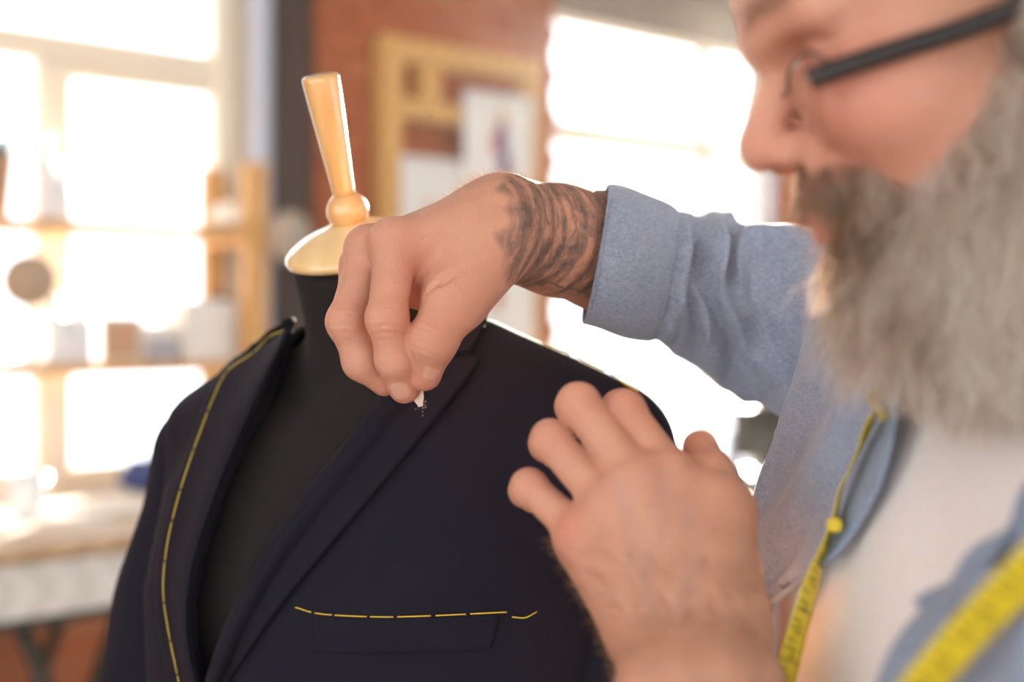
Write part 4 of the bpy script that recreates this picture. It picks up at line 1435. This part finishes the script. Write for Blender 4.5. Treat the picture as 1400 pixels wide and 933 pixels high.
# left sleeve, out of the picture at the right
v, q = sdf_mesh(lambda p: np.abs(rc(p, L_SH, L_EL*.9+L_SH*.1, .066, .058) + .002*np.sin(p[:,2]*70)) - .0045, np.minimum(L_SH, L_EL)-.1, np.maximum(L_SH, L_EL)+.1, .005)
mesh_obj('sleeve', v, q, M['denim'], person)

# trousers and shoes
def f_leg(p):
    q = ml(p)
    d = ell(q, (0, -.01, .90), (.18, .125, .14))
    for s in (-1, 1):
        d = smin(d, chain(q, [np.array([s*.09,-.01,.85]), np.array([s*.10,.0,.48]), np.array([s*.11,-.02,.09])], [.095,.07,.06], .02), .03)
    return np.maximum(d, .05-q[:,2])
v, q = sdf_mesh(f_leg, CH+np.array([-.35,-.35,.02]), CH+np.array([.35,.35,1.06]), .014)
mesh_obj('trousers', v, q, M['trouser'], person)
for s in (-1, 1):
    def f_shoe(p):
        q = ml(p)
        d = ell(q, (s*.11, .06, .045), (.048, .145, .055))
        d = smin(d, rc(q, (s*.11, -.03, .03), (s*.11, -.03, .10), .045, .045), .03)
        return np.maximum(d, -q[:,2])
    v, q = sdf_mesh(f_shoe, mw(s*.11, .03, 0)-np.array([.22,.22,.02]), mw(s*.11, .03, 0)+np.array([.22,.22,.16]), .01)
    mesh_obj('shoe', v, q, M['shoe'], person)

# --- beard: a soft core with thousands of strands over it
def strands(roots, dirs, lens, curl, rad, seg=5, gravity=None, rs=None):
    """mesh of tapered three-sided strands"""
    rs = rs or np.random.default_rng(3)
    n = len(roots)
    pts = np.zeros((n, seg+1, 3)); pts[:, 0] = roots
    d = dirs.copy()
    ph = rs.uniform(0, 6.28, (n, 1)); fr = rs.uniform(.6, 1.6, (n, 1))
    for k in range(seg):
        j = rs.normal(0, 1, (n, 3))*curl
        w = np.hstack([np.sin(ph+fr*k*1.3), np.cos(ph*1.3+fr*k*1.1), np.sin(ph*.7+fr*k)])*curl*1.2
        d = d + j + w + (gravity if gravity is not None else 0)
        d /= np.linalg.norm(d, axis=1, keepdims=True)
        pts[:, k+1] = pts[:, k] + d*(lens/seg)[:, None]
    tan = np.gradient(pts, axis=1); tan /= np.maximum(np.linalg.norm(tan, axis=2, keepdims=True), 1e-12)
    a = np.cross(tan, np.array([.3, .8, .5])); a /= np.maximum(np.linalg.norm(a, axis=2, keepdims=True), 1e-12)
    b = np.cross(tan, a)
    rr = rad*np.linspace(1, .25, seg+1)[None, :, None]
    VV = np.stack([pts + rr*(math.cos(t)*a + math.sin(t)*b) for t in (0, 2.094, 4.189)], 2)
    VV = VV.reshape(-1, 3)
    base = (np.arange(n)*(seg+1)*3)[:, None, None, None]
    s_ = (np.arange(seg)*3)[None, :, None, None]
    k_ = np.arange(3)[None, None, :, None]
    quad = np.concatenate([base+s_+k_, base+s_+(k_+1) % 3, base+s_+3+(k_+1) % 3, base+s_+3+k_], -1).reshape(-1, 4)
    return VV, quad, pts
def beard_mask(q):
    """beard area in head coordinates (positive inside)"""
    x, y, z = q[:,0], np.abs(q[:,1]), q[:,2]
    line = np.interp(x, [-.03, .0, .02, .045, .07, .085, .12], [.03, .02, -.018, -.040, -.050, -.052, -.052])
    m = (z < line) & (x > -.012) & (z > -.125)
    mo = (x > .070) & (z < -.024 - .35*np.maximum(y-.012, 0)) & (z > -.044 - .45*np.maximum(y-.012, 0)) & (y < .044)         # moustache
    lips = (x > .090) & (z < -.041) & (z > -.060) & (y < .019)
    return (m | mo) & ~lips, mo
idx = rng.integers(0, nH, 90000)
rootq = qh[idx]
ok, mo = beard_mask(rootq)
ok &= rng.random(len(ok)) < .9
idx = idx[ok]; mo = mo[ok]
sel = rng.permutation(len(idx))[:17000]
idx = idx[sel]; mo = mo[sel]
roots = V[iH][idx] + rng.normal(0, .0012, (len(idx), 3))
nrm = sdf_normal(f_head, roots)
rq = hl(roots)
down = np.array([.02, -.02, -1.0])
front = np.clip((rq[:,0]-.02)/.07, 0, 1)
dirs = nrm*.6 + down*.75 + np.outer(front, hx)*.05
dirs /= np.linalg.norm(dirs, axis=1, keepdims=True)
lens = np.where(mo, rng.uniform(.010, .018, len(idx)) + .35*np.maximum(np.abs(rq[:,1])-.008, 0),   .030 + .038*np.clip((-.02-rq[:,2])/.07, 0, 1)*rng.uniform(.6, 1.15, len(idx)))
lens *= np.where(rq[:,2] > -.03, .7, 1)*np.where((front > .55) & ~mo, .72, 1)
side = np.sign(rq[:,1])[:, None]*hy
dirs = np.where(mo[:, None], nrm*.35 + down*.6 + side*.6, dirs)
dirs /= np.linalg.norm(dirs, axis=1, keepdims=True)
VV, QQ, pts = strands(roots, dirs, lens, .24, .00026, 6, np.array([0, 0, -.26]), rng)
clump = .5+.5*np.sin(rq[:,0]*150+3*np.sin(rq[:,2]*120))*np.sin(rq[:,1]*170+2*np.sin(rq[:,2]*90))
tone = np.clip(.74 + .20*rng.normal(size=len(idx)) + .6*(clump-.5) , 0, 1)
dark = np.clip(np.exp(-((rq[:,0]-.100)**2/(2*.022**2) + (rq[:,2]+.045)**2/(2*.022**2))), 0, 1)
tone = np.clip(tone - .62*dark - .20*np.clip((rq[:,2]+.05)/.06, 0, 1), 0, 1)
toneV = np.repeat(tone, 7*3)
# soft core that fills the beard under the strands
def f_core(p):
    q = hl(p)
    s = np.abs(q[:,1]); qs = q.copy(); qs[:,1] = s
    d = rc(qs, (.005, .052, -.058), (.062, .018, -.094), .022, .022)
    d = smin(d, rc(q, (.058, 0, -.094), (.058, 0, -.094) + HR @ np.array([.012, 0, -.03]), .022, .018), .02)
    d = smin(d, rc(qs, (.02, .045, -.075), (.02, .04, -.075) + HR @ np.array([0, 0, -.035]), .030, .022), .02)
    d = smin(d, rc(qs, (.048, .025, -.09), (.045, .025, -.09) + HR @ np.array([0, 0, -.045]), .028, .020), .02)
    return d + .0022*np.sin(q[:,0]*260+4*np.sin(q[:,2]*70))*np.sin(q[:,1]*240)
lo_, hi_ = bounds([hw(.12,.09,-.02), hw(-.04,-.09,-.18), hw(.12,-.09,-.18), hw(-.04,.09,-.02)], .04)
vc, qc = sdf_mesh(f_core, lo_, hi_, .004)
tc_ = np.clip(.75 + .25*np.sin(vc[:,0]*300)*np.sin(vc[:,2]*90+vc[:,1]*200), 0, 1)
# second layer of strands growing from the core gives the outline its wispy edge
ci = rng.integers(0, len(vc), 9000)
r2 = vc[ci]; n2 = sdf_normal(f_core, r2)
d2 = n2*.7 + down*.8; d2 /= np.linalg.norm(d2, axis=1, keepdims=True)
l2 = rng.uniform(.012, .032, len(ci))
V2, Q2, _ = strands(r2, d2, l2, .28, .00026, 6, np.array([0,0,-.22]), rng)
q2 = hl(r2)
t2 = np.clip(.80 + .24*rng.normal(size=len(ci)) + .3*np.sin(q2[:,0]*190)*np.sin(q2[:,1]*150), 0, 1)
BV = np.vstack([vc, VV, V2]); BQ = np.vstack([qc, QQ+len(vc), Q2+len(vc)+len(VV)])
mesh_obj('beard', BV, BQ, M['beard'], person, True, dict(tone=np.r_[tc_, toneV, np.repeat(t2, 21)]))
# eyebrows
eb = []
for s in (-1, 1):
    y = rng.uniform(.012, .052, 260); x = .100 - (y-.012)*.36 + rng.normal(0, .0015, 260); z_ = .040 + .004*np.sin((y-.012)*70) + rng.normal(0, .003, 260)
    eb.append(np.stack([x, s*y, z_], 1))
eb = np.vstack(eb)
rw = eb @ HR + HO
dd_ = np.tile(hx*.6, (len(rw), 1)) + np.sign(eb[:,1])[:, None]*hy*.8 + hz*.15
dd_ /= np.linalg.norm(dd_, axis=1, keepdims=True)
ev, eq, _ = strands(rw, dd_, rng.uniform(.007, .012, len(rw)), .12, .00018, 4, None, rng)
tag(mesh_obj('eyebrows', ev, eq, M['beard'], person, True, dict(tone=np.full(len(ev), .35))), kind='stuff')

# arm hair
def fuzz(verts, fn, count, keep, ldir, L, rad, name):
    i = rng.integers(0, len(verts), count*4)
    p = verts[i]; m = keep(p); p = p[m][:count]
    nn = sdf_normal(fn, p)
    d = nn*.45 + ldir + rng.normal(0, .25, p.shape)
    d = d - nn*(np.minimum((d*nn).sum(1), 0)[:, None])*1.2
    d /= np.linalg.norm(d, axis=1, keepdims=True)
    a, b, _ = strands(p, d, rng.uniform(L*.5, L, len(p)), .10, rad, 4, None, rng)
    return mesh_obj(name, a, b, M['arm_hair'], person)
axr = unit(R_fore[0]-R_EL)
fuzz(vR, f_rhand, 2600, lambda p: ((p-R_fore[0])@(-axr) > -.035) & (sdf_normal(f_rhand, p)[:,2] > -.3), axr*.8 + np.array([0,0,.1]), .0085, .00006, 'arm_hair')
axl = unit(P(930,760,.71)-P(960,980,.66))
fuzz(vL, f_lhand, 3500, lambda p: (p[:,2] < P(900,760,.70)[2]), axl*.6 + np.array([-.35,0,0]), .009, .00007, 'arm_hair')

# ------------------------------------------------------------------ eyeglasses
gl = empty('eyeglasses', hw(.10, 0, .0), 'dark-framed eyeglasses worn by the bearded man', 'glasses')
for s in (-1, 1):
    t_pts = [hw(.094, s*.070, .004), hw(.07, s*.0745, .002), hw(.03, s*.0785, -.002), hw(-.008, s*.083, -.004), hw(-.03, s*.081, -.016), hw(-.045, s*.079, -.036)]
    pp = catmull(np.array(t_pts), 24)
    G = []
    for i, p in enumerate(pp):
        hh = .0044
        G.append([p + hz*hh - hy*s*.0013, p + hz*hh + hy*s*.0013, p - hz*hh + hy*s*.0013, p - hz*hh - hy*s*.0013])
    grid_obj('temple', np.array(G), M['black_plastic'], gl, 0, closed=True)
    k = 40; rim = []; 
    for q_ in range(k+1):
        th = 2*math.pi*q_/k
        c_, s_ = math.cos(th), math.sin(th)
        rim.append(hw(.099 - .016*abs(s*.036+.026*c_)/.06, s*.036 + .027*math.copysign(abs(c_)**.75, c_), -.003 + .021*math.copysign(abs(s_)**.75, s_)))
    MB().tube(rim[3:k//2-2], .0008, 8, False).build('rim', M['black_plastic'], gl, True)
    lens_ = rim[:-1]
    mesh_obj('lens', lens_, [tuple(range(k))], M['glass'], gl, False)
MB().tube([hw(.097, -.010, .008), hw(.102, 0, .011), hw(.097, .010, .008)], .0008, 8).build('bridge', M['black_plastic'], gl, True)

# ------------------------------------------------------------------ chalk in the right hand
ca, cb = P(562,506,.856), P(575,554,.868)
cx = unit(cb-ca); cs_ = unit(np.cross(cx, [0,1,0])); ct = np.cross(cx, cs_)
mb = MB()
Lc = np.linalg.norm(cb-ca)
pts = []
for h_, w_, t_ in ((0, .0036, .0028), (Lc*.70, .0036, .0028), (Lc*.78, .0032, .0026), (Lc, .0012, .0022)):
    for sx, sy in ((-1,-1),(1,-1),(1,1),(-1,1)):
        pts.append(ca + cx*h_ + cs_*sx*w_ + ct*sy*t_)
fc = [(3,2,1,0), (12,13,14,15)]
for l_ in range(3):
    for k in range(4): fc.append((l_*4+k, l_*4+(k+1)%4, l_*4+4+(k+1)%4, l_*4+4+k))
mb.add(pts, fc)
lab(mb.build('tailor_chalk', M['chalk'], bevel=.0004), 'small worn stick of white tailor chalk pinched above the lapel', 'chalk')

# ------------------------------------------------------------------ tape measure round his neck: two hanging ends and the loop behind
tape = empty('tape_measure', P(1178,602,.76), 'yellow tape measure hanging round the bearded man\'s neck', 'tape measure')
def ribbon(name, pts, wv, n=90, width=.0155, parent=tape):
    c = catmull(np.array(pts), n)
    wv_ = catmull(np.array(wv), n)
    G = np.zeros((n, 5, 3))
    for i in range(n):
        t = unit(c[min(i+1,n-1)]-c[max(i-1,0)])
        w = wv_[i] - t*(wv_[i]@t); w = unit(w)
        for k in range(5): G[i, k] = c[i] + w*width*(k/4-.5)
    o = grid_obj(name, G, M['tape'], parent, .0006, offset=0)
    return o, G
def ticks(o, G, step, s0, s1, flip=1, nums=None, every=1):
    c = G[:, 2]; d = np.r_[0, np.cumsum(np.linalg.norm(np.diff(c, axis=0), axis=1))]
    mb = MB(); s = s0; kk = 0
    while s < min(s1, d[-1]-.002):
        i = min(max(np.searchsorted(d, s), 1), len(c)-2)
        t = unit(c[i+1]-c[i-1]); w = unit(G[i,4]-G[i,0]); nn = np.cross(t, w)
        if nn[1] > 0: nn = -nn
        L = .0155*(.46 if kk % 5 else .95) if True else 0
        e = G[i,0] if flip > 0 else G[i,4]
        u = w*flip
        mb.obb(e + u*L/2 + nn*.0006, u*L/2, t*.00028, nn*.0001)
        s += step; kk += 1
    mb.build('tick_marks', M['ink'], o)
    return d
def numeral(o, G, s, txt, size=.0075):
    c = G[:, 2]; d = np.r_[0, np.cumsum(np.linalg.norm(np.diff(c, axis=0), axis=1))]
    i = min(max(np.searchsorted(d, s), 1), len(c)-2)
    t = unit(c[i+1]-c[i-1]); w = unit(G[i,4]-G[i,0]); nn = np.cross(t, w)
    if nn[1] > 0: nn = -nn
    fc_ = bpy.data.curves.new('numeral', 'FONT'); fc_.body = txt; fc_.size = size; fc_.align_x = 'CENTER'; fc_.align_y = 'CENTER'
    fo_ = bpy.data.objects.new('numeral', fc_)
    me = bpy.data.meshes.new_from_object(fo_)
    vv = np.array([x.co for x in me.vertices])
    ex = t; ey = np.cross(nn, ex)
    W_ = c[i] + nn*.0007 + vv[:, :1]*ex + vv[:, 1:2]*ey
    ff = [tuple(p.vertices) for p in me.polygons]
    mesh_obj('numeral', W_, ff, M['ink'], o, False)
    bpy.data.objects.remove(fo_); bpy.data.curves.remove(fc_)
# far strand
fs = [P(1196,560,.70), P(1182,600,.712), P(1166,634,.715), P(1150,668,.716), P(1143,700,.715), P(1136,722,.715), P(1120,768,.712), P(1103,820,.705), P(1088,872,.70), P(1072,930,.695), P(1055,1000,.69)]
fw = [(.5,.8,.2),(.5,.8,.2),(.55,.75,.2),(.5,.8,.15),(.35,.9,.1),(.5,.7,.2),(.75,.6,.15),(.8,.5,.15),(.85,.45,.15),(.9,.4,.15),(.9,.4,.15)]
o_, G_ = ribbon('far_end', fs, fw)
ticks(o_, G_, .005, .012, 1)
for k, s in enumerate(np.arange(.034, .17, .0125)): numeral(o_, G_, s, str(22-k), .0062)
# brass button on the tape where it crosses the shirt edge
MB().lathe(P(1141,718,.7095), unit([-.2,-1,.1]), [(.0001,0),(.0036,0),(.0040,.0008),(.0036,.0016),(.0001,.0018)], 20).build('end_rivet', M['tape'], tape, True)
# near strand
ns = [P(1560,640,.455), P(1480,712,.462), P(1412,775,.470), P(1350,838,.482), P(1295,898,.492), P(1250,955,.50), P(1215,1020,.505)]
o2, G2 = ribbon('near_end', ns, [(.66,.22,-.70)]*7)
ticks(o2, G2, .005, .0, 1)
for k, s in enumerate(np.arange(.02, .2, .0125)): numeral(o2, G2, s, str(31+k), .0062)
# loop behind the neck
lp = [P(1196,560,.70), P(1240,520,.73), mw(-.07,-.04,1.505), mw(0,-.09,1.525), mw(.07,-.05,1.51), P(1640,560,.452), P(1560,640,.455)]
ribbon('neck_loop', lp, [(.5,.8,.2),(.4,.8,.3),(0,.3,1),(0,0,1),(0,-.3,1),(.5,-.2,.0),(.66,.22,-.70)], 60)

# ------------------------------------------------------------------ scattering volume added through the room to imitate lens glare around the low sun
hz_m, hz_nt, hz_b = new_mat('glare_haze')
hz_nt.nodes.remove(hz_b)
vs = hz_nt.nodes.new('ShaderNodeVolumeScatter')
vs.inputs['Density'].default_value = .0004
vs.inputs['Anisotropy'].default_value = .91
hz_nt.links.new(vs.outputs[0], hz_nt.nodes['Material Output'].inputs['Volume'])
mb = MB(); wbox(mb, T0+.02, T1-.02, .11, OFF1-.02, .02, H-.02)
tag(mb.build('glare_haze', hz_m), kind='stuff', label='faint scattering volume added to the workshop air to imitate sun glare', cat='glare_haze')
